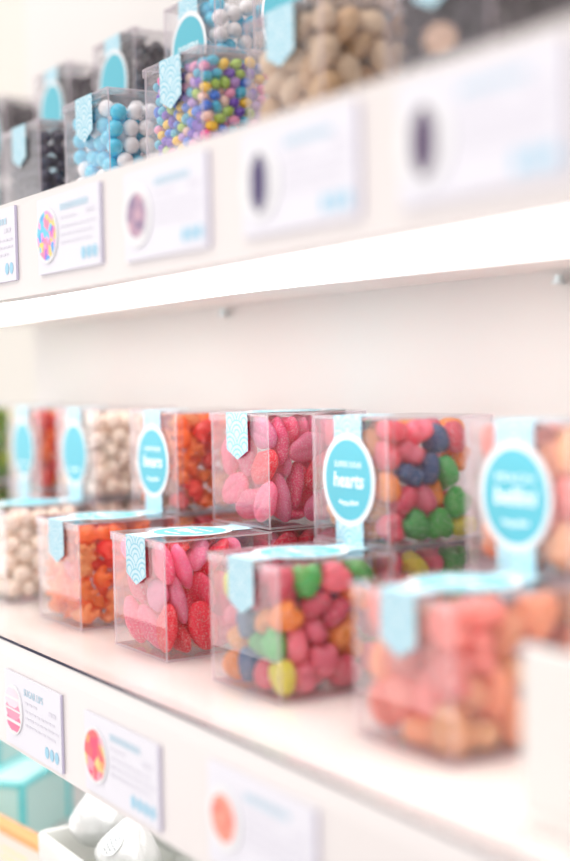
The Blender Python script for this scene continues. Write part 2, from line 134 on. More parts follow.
-130,-293,695,-47,39,-166,369,-344,771,231,-10,201,344,6,787,33,43,-152,-384,344,811,5,148,-4,28,387,821,104,-142,147,-308,-26,851,-9,-41,223],
 'pearl1': [-351,-389,109,-127,-389,109,93,-389,109,389,-311,109,389,-154,109,389,3,109,-389,-367,259,-18,-389,221,
250,-389,109,389,-389,244,389,-79,246,389,136,193,389,290,243,-239,-389,219,-129,-389,331,135,-389,260,
267,-389,343,344,-232,237,389,144,349,389,389,364,-389,-389,506,-294,-389,382,36,-286,326,129,-383,417,
225,-27,382,390,-296,374,327,-152,371,389,-8,387,389,389,522,-174,-350,476,-25,-389,448,19,-5,405,
-80,390,530,254,-294,467,225,-141,490,389,-233,518,389,-76,529,389,83,515,389,237,484,-271,-313,595,
-369,389,648,-136,-389,623,-27,-286,567,91,-389,569,234,112,597,375,-389,499,258,-43,607,389,80,672,
389,234,641,389,389,679,-389,-389,663,-249,-389,733,2,-389,698,246,-389,592,218,-129,732,389,-389,656,
244,-234,615,389,-77,686,382,126,822,389,279,791,-389,-389,820,-110,-389,809,60,-389,844,157,-389,721,
258,-277,765,389,-351,808,389,-234,675,267,20,751,-389,-248,888,140,-252,866,215,-389,867,389,-187,825,
389,-31,836,259,-106,882],
 'pearl2': [-389,-354,109,-390,-197,109,-286,86,109,-236,-389,109,-36,-246,109,-146,15,109,75,-389,109,79,-139,109,
11,2,108,-86,160,109,-54,314,109,233,-389,109,233,-108,109,161,50,109,220,195,108,155,389,109,
389,-382,109,389,-118,108,330,83,109,389,231,109,390,389,108,-296,-71,109,-85,-390,150,-172,-167,109,
196,-389,261,64,208,109,303,-249,109,389,-78,260,390,79,254,-389,-389,262,-89,-389,333,25,-328,244,
291,-295,344,389,-389,265,389,-234,238,390,-25,408,-389,-389,419,-233,-389,268,87,-389,374,224,-389,451,
389,-389,422,389,-181,386,263,11,493,382,132,402,-389,-346,569,-243,-389,476,-87,-389,490,320,-270,496,
377,-122,531,389,42,581,389,253,501,-384,-389,720,-389,-203,472,-96,-389,646,65,-389,530,236,-350,602,
249,-26,645,387,-387,579,389,-240,634,389,-41,715,282,154,557,365,254,656,-389,-200,629,-253,-389,633,
93,-389,684,233,-389,754,389,-389,737,275,-145,744,317,108,703,389,389,737,-389,-244,780,-192,-389,778,
124,-389,867,243,-261,845,242,197,809,327,-389,880,389,-242,791,389,60,834,389,251,811,-389,-369,876,
-252,-250,855,-247,20,870,-26,-389,787,106,389,855,389,-101,860],
}
# which of them can be seen from around the shelf
KEEP = {
 'fm': [0,1,2,3,4,5,6,7,8,9,10,11,12,13,14,15,16,17,18,20,21,23,24,25,26,27,28,29,30,34,36,37,39,40,41,42,47,50,52,53,54,55,61,62,63,64,65,66,69,71,72,73,74,75,76,83,85,86,87,88,90,91,93,94,95,96,99],
 'fo': [0,1,2,3,4,5,6,7,8,9,10,11,13,14,15,16,17,18,19,20,21,22,23,25,26,29,30,33,34,36,37,38,40,41,44,45,48,49,52,55,56,58,59,62,63],
 'fp': [0,1,2,3,4,5,6,7,8,9,10,11,12,13,14,15,16,17,18,19,20,21,22,23,24,25,26,27,28,29,30,31],
 'fh': [0,1,2,3,4,5,6,7,8,9,10,11,12,13,14,15,16,17,18,19,20,21,22,23,24,25,26,27,28,29,30,31,32,33,34,35,36,37,38,39,40,41,42,43,44,45,46,47,48,49,50,51,52,53,54,55,56],
 'fb': [0,1,2,3,4,5,6,7,8,9,10,11,12,13,14,15,16,17,18,19,20,21,22,23,24,25,26,27,28,29,30,31,32,33,34,35,36,38,39,40,41,42,44],
 'bg': [0,1,2,3,4,5,6,7,8,9,10,11,12,13,15,16,17,18,19,20,21,22,24,26,27,28,31,34,36,37,39,40,41,45,47,51,52,56,59],
 'lg': [0,1,2,3,4,5,6,7,8,10,11,13,14,15,16,17,18,19,20,22,24,26,27,28,30,33,34,35,38,40,41,42,45,46,49,51,55,57,59,60,62],
 'br': [0,1,2,3,4,5,6,7,8,9,10,11,13,14,15,16,17,18,19,20,22,23,24,26,27,28,29,30,33,34,35,38,40,41,42,45,46,49,50,51,53,55,57,60,62],
 'lr': [0,3,6,7,14,15,17,24,25,31,32,33,38,43,44,47,48,54,55,58,61],
 'bm': [0,1,2,3,4,5,6,7,8,9,10,11,12,13,14,15,16,17,18,19,20,21,22,23,24,25,26,28,29,30,31,32,33,34,35,38,42,43,44,45,46,48,49,51,55,56,57,58,59,60,65,66,67,68,69,70,77,78,79,80,81,82,84,88,89,92,96,97,98,100],
 'lm': [2,6,10,11,12,13,14,15,25,26,27,28,29,34,38,39,40,41,42,52,53,54,64,65,72,73,74,75,76,85,88,93,95,99],
 'bo': [0,1,2,3,4,5,6,7,8,9,10,11,12,13,14,15,16,17,18,20,23,24,26,27,28,30,31,32,34,35,38,39,42,43,45,46,47,50,51,53,54,55,56,57,60,61,62,64,65],
 'lo': [1,3,5,6,7,9,10,11,13,15,17,18,21,22,25,29,30,34,36,37,41,45,56,58,59,62,63],
 'bp': [0,1,2,3,4,5,6,7,8,9,10,11,12,14,15,16,17,19,21,24,25,26,27,28,29,31,33,34,36,37,38,40,41],
 'lp': [0,2,3,5,6,7,8,10,11,13,16,18,20,22,23,26,28,30,32,35,37,39,42],
 'bh': [0,1,2,3,4,5,6,7,8,9,11,12,13,14,15,16,17,18,19,20,21,22,23,24,25,26,28,29,30,31,32,34,35,36,37,38,39,41,42,43,46,47,48,51,52,53,54,58,59,60,62,63,64],
 'lh': [0,1,2,3,4,5,6,7,8,9,10,11,12,13,15,18,20,26,27,28,29,32,33,34,39,40,41,43,44,45,49,50,51,55,56,57,61],
 'bb': [0,1,2,3,4,5,6,7,8,9,10,11,12,13,14,15,16,17,18,19,20,21,22,23,24,25,28,29,31,32,33,35,36,37,39,40,43,44,45],
 'lb': [0,1,2,3,4,5,6,7,9,10,11,13,14,15,17,18,19,20,21,22,23,24,25,27,29,30,31,33,34,35,36,37,39,41,42,43,44,45],
 'uc': [6,10,13,16,19,20,22,33,36,37,38,39,40,41,46,48,50,52,55,56,57,58,65,68,71,73,74,77,78,79,80,82,87,91,93,94,96,97,98,100,101,102,105,111,115,116,119,121,123,124,125,126,127,129,135,140,144,145,147,148,149,151,162,165,170,171,172,173,174,185,188,191,193,194,195,196,198,203,207,208,211,214,215,216,217,218,222,228,229,230,231,232,235],
 'uw': [0,1,2,3,4,5,6,7,8,9,10,11,12,13,14,15,16,17,18,19,20,21,22,23,24,25,26,27,28,29,30,31,32,33,34,35,36,37,38,39,40,41,42,43,44,45,46,47,48,49,50,51,52,53,54,55,56,57,58,59,60,61,62,63,64,65,66,67,68,69,70,71,72,73],
 'un': [0,1,2,3,4,5,6,7,8,9,10,11,12,13,14,15,16,17,18,19,20,21,22,23,24,25,26,27,28,29,30,31,32,33,34,35,36,37,38,39,40,41,42,43,44,45,46,47,48,49,50,51,52,53,54,55,56,57,58,59,60,61,62,63,64,65,66,67,68,69,70,71,72,73,74,75,76,77,78,79,80,81,82,83,84,85,86,87,88,89,90,91,92,93,94,95,96,97,98,99,100,101,102,103,104,105,106,107,108,109,110,111,112,113,114,115,116,117,118,119,120,121,122,123,124,125,126,127,128,129,130,131,132,133,134,135,136,137,138,139,140,141,142,143,144,145,146,147,148,149,150,151,152,153,154,155,156,157,158,159,160,161,162,163,164,165,166,167,168,169,170,171,172,173,174,175,176,177,178,179,180,181,182,183,184,185,186,187,188,189,190,191,192,193,194,195,196],
 'ua': [0,1,2,3,4,5,6,7,8,9,10,11,12,13,14,15,16,17,18,19,20,21,22,23,24,25,26,27,29,30,31,32,33,34,35,36,37,38,39,40,41,42,46,47,48,52,54,55,56,58,59,60,61,62,63,68],
 'ud': [0,1,2,4,5,6,9,11,12,13,14,15,17,18,19,20,21,22,23,27,28,29,30,31,32,34,35,43,44,45,47,49,51,53,59,61,62,63,64,66,67,69,70,72,75,76,81,82,83,84,85,86,87,88,89,90,92,93,95,99,103,104,105,106,107,108,109,110,112,113,114,116,117,118,120,122,128,130,131,132,133,134,135,136,137,138,139,140,141,142,143,146,150,151,152,153,154,155,156,158,159,160,161,162,163,164,166,167,169,175,176,177,178,179,180,181,183,184,186,187,190,192,197,198,199,200,204,205,212,213,219,220,221,223,225,232,233],
 'vx': [0,1,2,3,4,5,7,8,9,12,24,25,26,27,29,41,42,43,44,60,61,62,64,82,83,85,86,105,106,107,108,109,111,129,130,132,133,135,140,151,153,154,155,157,162,165,176,177,178,185,188,198,199,200,201,203,207,208,219,220,221,222,226,232,233,234],
 'wx': [141,146,156,164,167,169,180,184,187,190,192,197,206,209,213,224],
 'vc': [47,49,51,64,67,70,76,81,86,93,95,99,104,109,110,114,120,122,128,133,134,137,139,141,143,146,150,154,155,156,164,167,169,175,180,182,183,184,187,190,192,197,200,201,202,206,213,220,221,225],
 'wc': [168,190],
 've': [53,54,57,58,59,76,79,80,81,99,100,101,102,104,122,123,124,125,126,127,128,143,146,148,149,150,164,167,169,170,172,173,174,175,187,189,190,192,194,195,196,197,210,213,214,215,216,217,218,229,230,231],
 'we': [151,227],
 'vw': [0,1,2,3,4,6,11,16,21,22,23,24,27,28,29,30,31,32,33,34,35,36,37,38,39,40,41,42,43,44,45,46,47,48,49,50,51,53,54,55,56,57,58,59,60,61,63,64,65,66,67,68,69,71,72,73,74,75,76,77,78,79,80,82,84],
 'ww': [4,5,6,7,8,9,10,11,12,13,14,15,16,17,18,19,20,23,25,26,33,52,62,70,72,81,83],
 'va': [0,1,2,3,4,5,6,7,8,9,11,12,13,14,15,16,17,18,19,21,22,24,27,30,31,36,37,40,43,45,46,49,51,57,58,59,61,66,68,70],
 'wa': [10,18,24,27,28,36,37,40,42,44,45,46,49,50,51,53,57,59,61,64,65,66,67,68,69],
}
def _mesh(name, vs, fs, smooth=True):
    me = bpy.data.meshes.new(name)
    me.from_pydata([tuple(v) for v in vs], [], fs)
    if smooth:
        me.polygons.foreach_set('use_smooth', [True] * len(me.polygons))
    me.update()
    return me

def ball_shape(rx, ry, rz, nu=16, nv=10, fn=None):
    """closed lat/long surface; fn(point on unit sphere) -> point"""
    vs = [(0, 0, 1)]
    for j in range(1, nv):
        t = math.pi * j / nv
        for i in range(nu):
            a = 2 * math.pi * i / nu
            vs.append((math.sin(t) * math.cos(a), math.sin(t) * math.sin(a), math.cos(t)))
    vs.append((0, 0, -1))
    fs = []
    for i in range(nu):
        fs.append((0, 1 + i, 1 + (i + 1) % nu))
        b = 1 + (nv - 2) * nu
        fs.append((len(vs) - 1, b + (i + 1) % nu, b + i))
    for j in range(nv - 2):
        for i in range(nu):
            a = 1 + j * nu + i; b = 1 + j * nu + (i + 1) % nu
            fs.append((a, a + nu, b + nu, b))
    if fn:
        vs = [fn(*v) for v in vs]
    return [(x * rx, y * ry, z * rz) for x, y, z in vs], fs

def _spow(v, e):
    return math.copysign(abs(v) ** e, v)

def shape_pearl():
    return ball_shape(.077, .077, .077, 18, 12)

def shape_bean():
    return ball_shape(.055, .046, .04, 14, 9)

def shape_chocolate():
    return ball_shape(.072, .064, .06, 14, 9)

def shape_marshmallow():
    return ball_shape(.095, .088, .078, 18, 12, lambda x, y, z: (_spow(x, .85) * (1 + .06 * math.sin(5 * z + 2 * y)), _spow(y, .85), _spow(z, .8)))

def shape_almond():
    return ball_shape(.150, .098, .084, 18, 12, lambda x, y, z: (x, y * (1 - .28 * x), z * (1 - .22 * x)))

def shape_lips():
    def f(x, y, z):
        w = (1 - abs(x) ** 2.6) ** .5 if abs(x) < 1 else 0
        lobe = 1 + .10 * math.cos(math.pi * 2 * x) * (1 if y > 0 else .3)
        yy = y * lobe
        g = .34 * math.exp(-(y / .16) ** 2) * max(0, 1 - x * x * .7)          # the line where the lips meet
        zz = _spow(z, .8) * (1 - (g if z > 0 else g * .5)) * (1 - .18 * x * x)
        return x, yy, zz + .10 * (x * x - .4)
    return ball_shape(.222, .132, .066, 30, 20, f)

def shape_heart(sx=.112, sy=.112, sz=.084):
    def f(x, y, z):
        a = math.atan2(x, y); r = math.hypot(x, y)
        notch = 1 - .34 * math.exp(-(a / .42) ** 2)                            # dip between the two lobes
        tip = 1 + .34 * math.exp(-((abs(a) - math.pi) / .5) ** 2)
        side = 1 + .10 * math.exp(-((abs(a) - .75) / .5) ** 2)
        k = notch * tip * side
        t = 1 - .16 * z * z if z > 0 else 1
        return _spow(x, .9) * k * t, y * k * t, _spow(z, .55) * (.85 if z < 0 else 1)
    return ball_shape(sx, sy, sz, 24, 14, f)

def shape_peach_heart():
    return shape_heart(.142, .140, .094)

def shape_gumdrop():
    def f(x, y, z):
        k = 1 - .16 * (z + 1) * .8
        return _spow(x, .9) * k, _spow(y, .9) * k, _spow(z, .8)
    return ball_shape(.105, .105, .12, 18, 12, f)

def mesh_bear():
    """a gummy bear in one skin: body, head, ears, muzzle, arms and legs fused by a voxel remesh"""
    bm = bmesh.new()
    def blob(cx, cy, cz, rx, ry, rz):
        vs, fs = ball_shape(rx, ry, rz, 14, 10)
        bv = [bm.verts.new((x + cx, y + cy, z + cz)) for x, y, z in vs]
        for f in fs:
            bm.faces.new([bv[i] for i in f])
    blob(0, 0, 0, .068, .058, .088)
    blob(0, -.008, .118, .056, .052, .052)
    blob(0, -.052, .108, .026, .022, .02)
    for s in (-1, 1):
        blob(s * .042, .0, .163, .02, .016, .02)
        blob(s * .052, -.046, .03, .022, .036, .022)
        blob(s * .044, -.052, -.062, .03, .042, .03)
    me = bpy.data.meshes.new('bear_blobs'); bm.to_mesh(me); bm.free()
    ob = bpy.data.objects.new('bear_blobs', me)
    bpy.context.scene.collection.objects.link(ob)
    m = ob.modifiers.new('r', 'REMESH'); m.mode = 'VOXEL'; m.voxel_size = .0135
    m2 = ob.modifiers.new('s', 'SMOOTH'); m2.iterations = 2; m2.factor = .5
    dg = bpy.context.evaluated_depsgraph_get()
    out = bpy.data.meshes.new_from_object(ob.evaluated_get(dg))
    bpy.data.objects.remove(ob); bpy.data.meshes.remove(me)
    out.transform(Matrix.Scale(1.22, 4))
    out.name = 'gummy_bear'
    out.polygons.foreach_set('use_smooth', [True] * len(out.polygons)); out.update()
    return out

def candy_mesh(kind):
    if kind == 'bear':
        return mesh_bear()
    vs, fs = {'pearl': shape_pearl, 'bean': shape_bean, 'chocolate': shape_chocolate, 'marshmallow': shape_marshmallow, 'almond': shape_almond,
              'lips': shape_lips, 'heart': shape_heart, 'peach': shape_peach_heart, 'gumdrop': shape_gumdrop}[kind]()
    return _mesh(kind, vs, fs)

U = .065                                   # one candy box is 65 mm wide: everything below is laid out in box widths
BH = .963                                  # height of a box
V = Vector
sc = bpy.context.scene
col = sc.collection

def lin(r, g, b):
    f = lambda c: (c / 255 / 12.92) if c <= 10 else ((c / 255 + .055) / 1.055) ** 2.4
    return (f(r), f(g), f(b), 1)

# ------------------------------------------------------------------ materials
def mat(name, color, rough=.5, coat=0, spec=.5, metal=0, bump=None, speck=None, vary=0, transl=0, sheen=0):
    m = bpy.data.materials.new(name); m.use_nodes = True
    nt = m.node_tree; N = nt.nodes; L = nt.links
    b = N['Principled BSDF']; out = N['Material Output']
    c = lin(*color)
    b.inputs['Base Color'].default_value = c
    b.inputs['Roughness'].default_value = rough
    b.inputs['Specular IOR Level'].default_value = spec
    b.inputs['Metallic'].default_value = metal
    b.inputs['Coat Weight'].default_value = coat
    b.inputs['Coat Roughness'].default_value = .06
    src = None
    if vary:
        oi = N.new('ShaderNodeObjectInfo')
        h = N.new('ShaderNodeHueSaturation'); h.inputs['Color'].default_value = c
        a = N.new('ShaderNodeMapRange'); a.inputs['To Min'].default_value = .5 - .006 * vary; a.inputs['To Max'].default_value = .5 + .006 * vary
        v = N.new('ShaderNodeMapRange'); v.inputs['To Min'].default_value = 1 - .14 * vary; v.inputs['To Max'].default_value = 1 + .10 * vary
        s = N.new('ShaderNodeMath'); s.operation = 'FRACT'
        k = N.new('ShaderNodeMath'); k.operation = 'MULTIPLY'; k.inputs[1].default_value = 7.31
        L.new(oi.outputs['Random'], a.inputs['Value']); L.new(oi.outputs['Random'], k.inputs[0]); L.new(k.outputs[0], s.inputs[0]); L.new(s.outputs[0], v.inputs['Value'])
        L.new(a.outputs[0], h.inputs['Hue']); L.new(v.outputs[0], h.inputs['Value'])
        src = h.outputs['Color']
    tc = N.new('ShaderNodeTexCoord')
    if speck:                                # grains of sugar
        n = N.new('ShaderNodeTexNoise'); n.inputs['Scale'].default_value = speck[1] / U; n.inputs['Detail'].default_value = 2
        L.new(tc.outputs['Object'], n.inputs['Vector'])
        r = N.new('ShaderNodeMapRange'); r.inputs['From Min'].default_value = .52; r.inputs['From Max'].default_value = .66
        r.inputs['To Max'].default_value = speck[0]
        L.new(n.outputs['Fac'], r.inputs['Value'])
        mx = N.new('ShaderNodeMix'); mx.data_type = 'RGBA'
        L.new(r.outputs[0], mx.inputs['Factor'])
        if src: L.new(src, mx.inputs[6])
        else: mx.inputs[6].default_value = c
        mx.inputs[7].default_value = (.95, .9, .9, 1)
        src = mx.outputs[2]
    if src: L.new(src, b.inputs['Base Color'])
    if bump:
        n = N.new('ShaderNodeTexNoise'); n.inputs['Scale'].default_value = bump[1] / U; n.inputs['Detail'].default_value = 3
        L.new(tc.outputs['Object'], n.inputs['Vector'])
        bp = N.new('ShaderNodeBump'); bp.inputs['Strength'].default_value = bump[0]; bp.inputs['Distance'].default_value = .02 * U
        L.new(n.outputs['Fac'], bp.inputs['Height']); L.new(bp.outputs['Normal'], b.inputs['Normal'])
    if transl:                               # jelly lets light through
        t = N.new('ShaderNodeBsdfTranslucent')
        if src: L.new(src, t.inputs['Color'])
        else: t.inputs['Color'].default_value = c
        mx = N.new('ShaderNodeMixShader'); mx.inputs[0].default_value = transl
        L.new(b.outputs[0], mx.inputs[1]); L.new(t.outputs[0], mx.inputs[2]); L.new(mx.outputs[0], out.inputs['Surface'])
    return m

def clear(name, tint, ior, haze=0, hazecol=(1, 1, 1, 1), rough=.02):
    """clear sheet: see-through, with the mirror reflection of its surface and a little milky scatter"""
    m = bpy.data.materials.new(name); m.use_nodes = True
    nt = m.node_tree; N = nt.nodes; L = nt.links
    N.remove(N['Principled BSDF']); out = N['Material Output']
    t = N.new('ShaderNodeBsdfTransparent'); t.inputs['Color'].default_value = tint
    g = N.new('ShaderNodeBsdfGlossy'); g.inputs['Roughness'].default_value = rough
    ge = N.new('ShaderNodeNewGeometry')                      # the same reflection on both sides of the thin sheet
    dt = N.new('ShaderNodeVectorMath'); dt.operation = 'DOT_PRODUCT'
    L.new(ge.outputs['Incoming'], dt.inputs[0]); L.new(ge.outputs['Normal'], dt.inputs[1])
    def op(o, a, bb):
        n = N.new('ShaderNodeMath'); n.operation = o
        for k, q in ((0, a), (1, bb)):
            if q is None: continue
            if isinstance(q, (int, float)): n.inputs[k].default_value = q
            else: L.new(q, n.inputs[k])
        return n.outputs[0]
    f0 = ((ior - 1) / (ior + 1)) ** 2
    fres = op('ADD', op('MULTIPLY', op('POWER', op('SUBTRACT', 1.0, op('ABSOLUTE', dt.outputs['Value'], None)), 5.0), 1 - f0), f0)
    src = t.outputs[0]
    if haze:
        d = N.new('ShaderNodeBsdfDiffuse'); d.inputs['Color'].default_value = hazecol
        tl = N.new('ShaderNodeBsdfTranslucent'); tl.inputs['Color'].default_value = hazecol
        dm = N.new('ShaderNodeMixShader'); L.new(d.outputs[0], dm.inputs[1]); L.new(tl.outputs[0], dm.inputs[2])
        hm = N.new('ShaderNodeMixShader'); hm.inputs[0].default_value = haze
        L.new(src, hm.inputs[1]); L.new(dm.outputs[0], hm.inputs[2]); src = hm.outputs[0]
    mx = N.new('ShaderNodeMixShader')
    L.new(fres, mx.inputs[0]); L.new(src, mx.inputs[1]); L.new(g.outputs[0], mx.inputs[2])
    L.new(mx.outputs[0], out.inputs['Surface'])
    return m

def lamp_mat(name, color, strength):
    m = bpy.data.materials.new(name); m.use_nodes = True
    N = m.node_tree.nodes; N.remove(N['Principled BSDF'])
    e = N.new('ShaderNodeEmission'); e.inputs['Color'].default_value = color; e.inputs['Strength'].default_value = strength
    m.node_tree.links.new(e.outputs[0], N['Material Output'].inputs['Surface'])
    return m

M = dict(
    white=mat('white_satin_paint', (219, 214, 213), .35, spec=.4),
    wall=mat('white_wall_paint', (223, 220, 218), .7, spec=.2),
    floor=mat('pale_floor', (234, 230, 226), .4),
    wall_side=mat('cream_wall_paint', (222, 219, 212), .8, spec=.2),
    acrylic=clear('clear_acrylic', (.992, .988, .992, 1), 1.56, .022, lin(255, 238, 244)),
    edge=clear('acrylic_cut_edge', (.90, .85, .90, 1), 1.55, .42, lin(255, 244, 250), .15),
    glass=clear('frosted_glass', (.99, .99, .99, 1), 1.3, .45, lin(255, 248, 246), .06),
    glass_back=clear('clear_glass_back', (.99, .99, .99, 1), 1.02),
    glass_edge=mat('dark_glass_edge', (44, 44, 66), .6, spec=.1),
    band=mat('pale_blue_paper', (192, 217, 226), .6, spec=.3),
    band_line=mat('aqua_scallop_ink', (140, 196, 214), .6, spec=.3),
    stick_white=mat('white_sticker_paper', (226, 227, 230), .5, spec=.3),
    aqua=mat('aqua_sticker_ink', (92, 180, 197), .5, spec=.3),
    ink=mat('white_ink', (250, 252, 252), .6, spec=.2),
    board=mat('brightened_shelf_white', (250, 245, 242), .5, spec=.3),  # lighter copy of the white paint, brightens the shelf top by colour
    sign=mat('white_sign_board', (226, 223, 220), .6, spec=.3),
    card=mat('white_card', (221, 221, 230), .5, spec=.3),
    card_edge=mat('shaded_card_edge', (200, 196, 220), .6),  # shade painted onto the right and bottom edges of the cards
    blue_ink=mat('pale_blue_ink', (186, 211, 226), .6, spec=.2),
    icon=mat('sky_blue_ink', (158, 204, 226), .6, spec=.2),
    grey_ink=mat('pale_grey_ink', (213, 212, 223), .6, spec=.2),
    steel=mat('brushed_steel', (190, 198, 200), .3, metal=1),
    ceramic=mat('white_ceramic', (226, 228, 224), .15, coat=.5),
    foil=mat('white_foil', (228, 230, 229), .30, metal=.25, bump=(.9, 8)),
    tag=mat('white_paper_tag', (236, 240, 240), .5),
    tag_ink=mat('grey_tag_ink', (186, 192, 196), .6),
    aqua_card=mat('pale_aqua_gift_card', (202, 240, 238), .5, bump=(.1, 20)),
    teal=mat('bright_teal_ribbon', (104, 218, 224), .4),
    orange_card=mat('orange_card', (252, 176, 112), .5),
    cream_card=mat('cream_card', (232, 230, 221), .5),
    yellow_ink=mat('pale_yellow_ink', (240, 234, 170), .6),
    led=lamp_mat('led_light', (1, .965, .94, 1), LED),
    low_fill=lamp_mat('low_fill_light', (1, .97, .95, 1), LOW_FILL_LIGHT),
)

def gummy(n, c): return mat(n, c, .42, spec=.5, bump=(.5, 90), speck=(.42, 80), vary=1, transl=.42)
def jelly(n, c): return mat(n, c, .28, spec=.6, vary=1, transl=.5)
def shiny(n, c, **k): return mat(n, c, .18, coat=.6, vary=.4, **k)
COL = {
 'pearl': [('aqua blue', shiny('blue_pearl_shell', (66, 212, 246)), 55), ('white', shiny('white_pearl_shell', (253, 252, 253)), 45)],
 'bean': [(n, mat('bean_' + n.replace(' ', '_'), c, .3, coat=.3, vary=.4), w) for n, c, w in (
    ('pale pink', (250, 165, 205), 14), ('hot pink', (255, 95, 175), 9), ('violet', (112, 68, 196), 11), ('royal blue', (50, 122, 230), 11), ('turquoise', (70, 192, 222), 12),
    ('yellow', (255, 208, 40), 12), ('lime green', (168, 206, 78), 11), ('peach', (250, 208, 190), 10), ('lavender', (192, 150, 222), 10))],
 'bear': [(n, jelly('jelly_bear_' + n, c), w) for n, c, w in (('orange', (255, 146, 62), 50), ('peach', (255, 184, 116), 30), ('coral', (255, 106, 80), 14), ('pink', (255, 140, 146), 6))],
 'lips': [(n, gummy('sugared_lips_' + n, c), w) for n, c, w in (('pink', (255, 138, 182), 42), ('rose', (255, 92, 138), 30), ('red', (255, 40, 80), 28))],
 'heart': [(n, gummy('sugared_heart_' + n.replace(' ', '_'), c), w) for n, c, w in (
    ('pink', (255, 128, 152), 28), ('orange', (255, 164, 44), 19), ('green', (62, 204, 92), 15), ('rose red', (236, 84, 112), 20), ('lemon', (238, 234, 70), 6), ('navy blue', (18, 92, 150), 12))],
 'marshmallow': [('cream', mat('cream_candy', (255, 241, 224), .6, vary=.5, spec=.3, transl=.1), 1)],
 'peach': [(n, gummy('peach_gummy_' + n, c), w) for n, c, w in (('peach', (255, 172, 118), 40), ('apricot', (255, 194, 128), 25), ('salmon', (255, 146, 130), 35))],
 'gumdrop': [(n, jelly('gumdrop_' + n, c), w) for n, c, w in (('red', (240, 66, 60), 45), ('orange', (255, 120, 40), 30), ('yellow', (255, 200, 44), 25))],
 'green_gumdrop': [(n, jelly('gumdrop_' + n.replace(' ', '_'), c), w) for n, c, w in (('lime', (186, 216, 50), 55), ('leaf green', (110, 170, 60), 45))],
 'chocolate': [('dark', mat('dark_chocolate_shell', (54, 42, 54), .16, coat=.4, vary=.5), 1)],
 'navy': [('dark navy', mat('dark_navy_shell', (40, 40, 66), .16, coat=.4, vary=.5), 1)],
 'almond': [(n, mat('almond_' + n, c, .5, vary=.6, bump=(.3, 14)), w) for n, c, w in (('tan', (196, 160, 118), 45), ('beige', (216, 190, 160), 35), ('brown', (160, 120, 78), 20))],
}

# ------------------------------------------------------------------ building helpers
def link(name, me, parent=None, loc=(0, 0, 0)):
    o = bpy.data.objects.new(name, me); col.objects.link(o)
    o.parent = parent; o.location = V(loc) * U
    return o

def tag(o, label, cat, group=None, kind=None):
    if label: o['label'] = label
    if cat: o['category'] = cat
    if group: o['group'] = group
    if kind: o['kind'] = kind
    return o

def thing(name, label, cat, loc, group=None, rz=0):
    o = bpy.data.objects.new(name, None); col.objects.link(o)
    o.location = V(loc) * U; o.rotation_euler = (0, 0, rz); o.empty_display_size = .01
    return tag(o, label, cat, group)

class MB:
    """collects shapes (in box widths) for one mesh"""
    def __init__(s, xf=None): s.v = []; s.f = []; s.m = []; s.sm = []; s.xf = xf or (lambda p: p)
    def add(s, vs, fs, mi=0, smooth=False):
        b = len(s.v); s.v += [s.xf(tuple(p)) for p in vs]
        for k, f in enumerate(fs):
            s.f.append([b + i for i in f]); s.m.append(mi[k] if isinstance(mi, list) else mi); s.sm.append(smooth)
    def box(s, lo, hi, mi=0):
        x0, y0, z0 = lo; x1, y1, z1 = hi
        vs = [(x0, y0, z0), (x1, y0, z0), (x1, y1, z0), (x0, y1, z0), (x0, y0, z1), (x1, y0, z1), (x1, y1, z1), (x0, y1, z1)]
        # bottom, top, front(-y), right(+x), back(+y), left(-x)
        s.add(vs, [(0, 3, 2, 1), (4, 5, 6, 7), (0, 1, 5, 4), (1, 2, 6, 5), (2, 3, 7, 6), (3, 0, 4, 7)], mi)
    def mesh(s, name, mats):
        me = bpy.data.meshes.new(name)
        me.from_pydata([(x * U, y * U, z * U) for x, y, z in s.v], [], s.f)
        for m in mats: me.materials.append(m)
        me.polygons.foreach_set('material_index', s.m); me.polygons.foreach_set('use_smooth', s.sm)
        me.update()
        return me

def bevelled(me, w, seg=2):
    bm = bmesh.new(); bm.from_mesh(me)
    bmesh.ops.bevel(bm, geom=[e for e in bm.edges], offset=w * U, segments=seg, affect='EDGES', profile=.5, clamp_overlap=True)
    bm.to_mesh(me); bm.free(); me.update(); return me

def recalc(me):
    bm = bmesh.new(); bm.from_mesh(me); bmesh.ops.recalc_face_normals(bm, faces=bm.faces); bm.to_mesh(me); bm.free(); return me

def text_shape(body, size, bold=0, shear=0, depth=.002, width=None):
    """letters as solid shapes in the xy plane, centred, in box widths"""
    c = bpy.data.curves.new('letters', 'FONT'); c.body = body; c.size = size; c.align_x = 'CENTER'; c.align_y = 'CENTER'
    c.offset = bold; c.shear = shear; c.extrude = depth / 2; c.resolution_u = 3
    o = bpy.data.objects.new('letters', c); col.objects.link(o)
    dg = bpy.context.evaluated_depsgraph_get()
    me = bpy.data.meshes.new_from_object(o.evaluated_get(dg))
    vs = [tuple(v.co) for v in me.vertices]; fs = [tuple(p.vertices) for p in me.polygons]
    bpy.data.objects.remove(o); bpy.data.curves.remove(c); bpy.data.meshes.remove(me)
    if width and vs:
        w = max(v[0] for v in vs) - min(v[0] for v in vs); k = width / w
        vs = [(x * k, y, z) for x, y, z in vs]
    return vs, fs

def disc(mb, r, z0, z1, mi=0, n=48, cx=0, cy=0, sq=1):
    vs = [(cx + r * math.cos(2 * math.pi * i / n), cy + sq * r * math.sin(2 * math.pi * i / n), z) for z in (z0, z1) for i in range(n)]
    mb.add(vs, [tuple(range(n))[::-1], tuple(range(n, 2 * n))] + [(i, (i + 1) % n, n + (i + 1) % n, n + i) for i in range(n)], mi)

# ------------------------------------------------------------------ the candy box
# the standing box has its lid on top; the lying one is the same box tipped over so that the lid faces the front
def tip(D):
    return lambda p: (p[0], .5 - p[2], p[1] + D / 2)

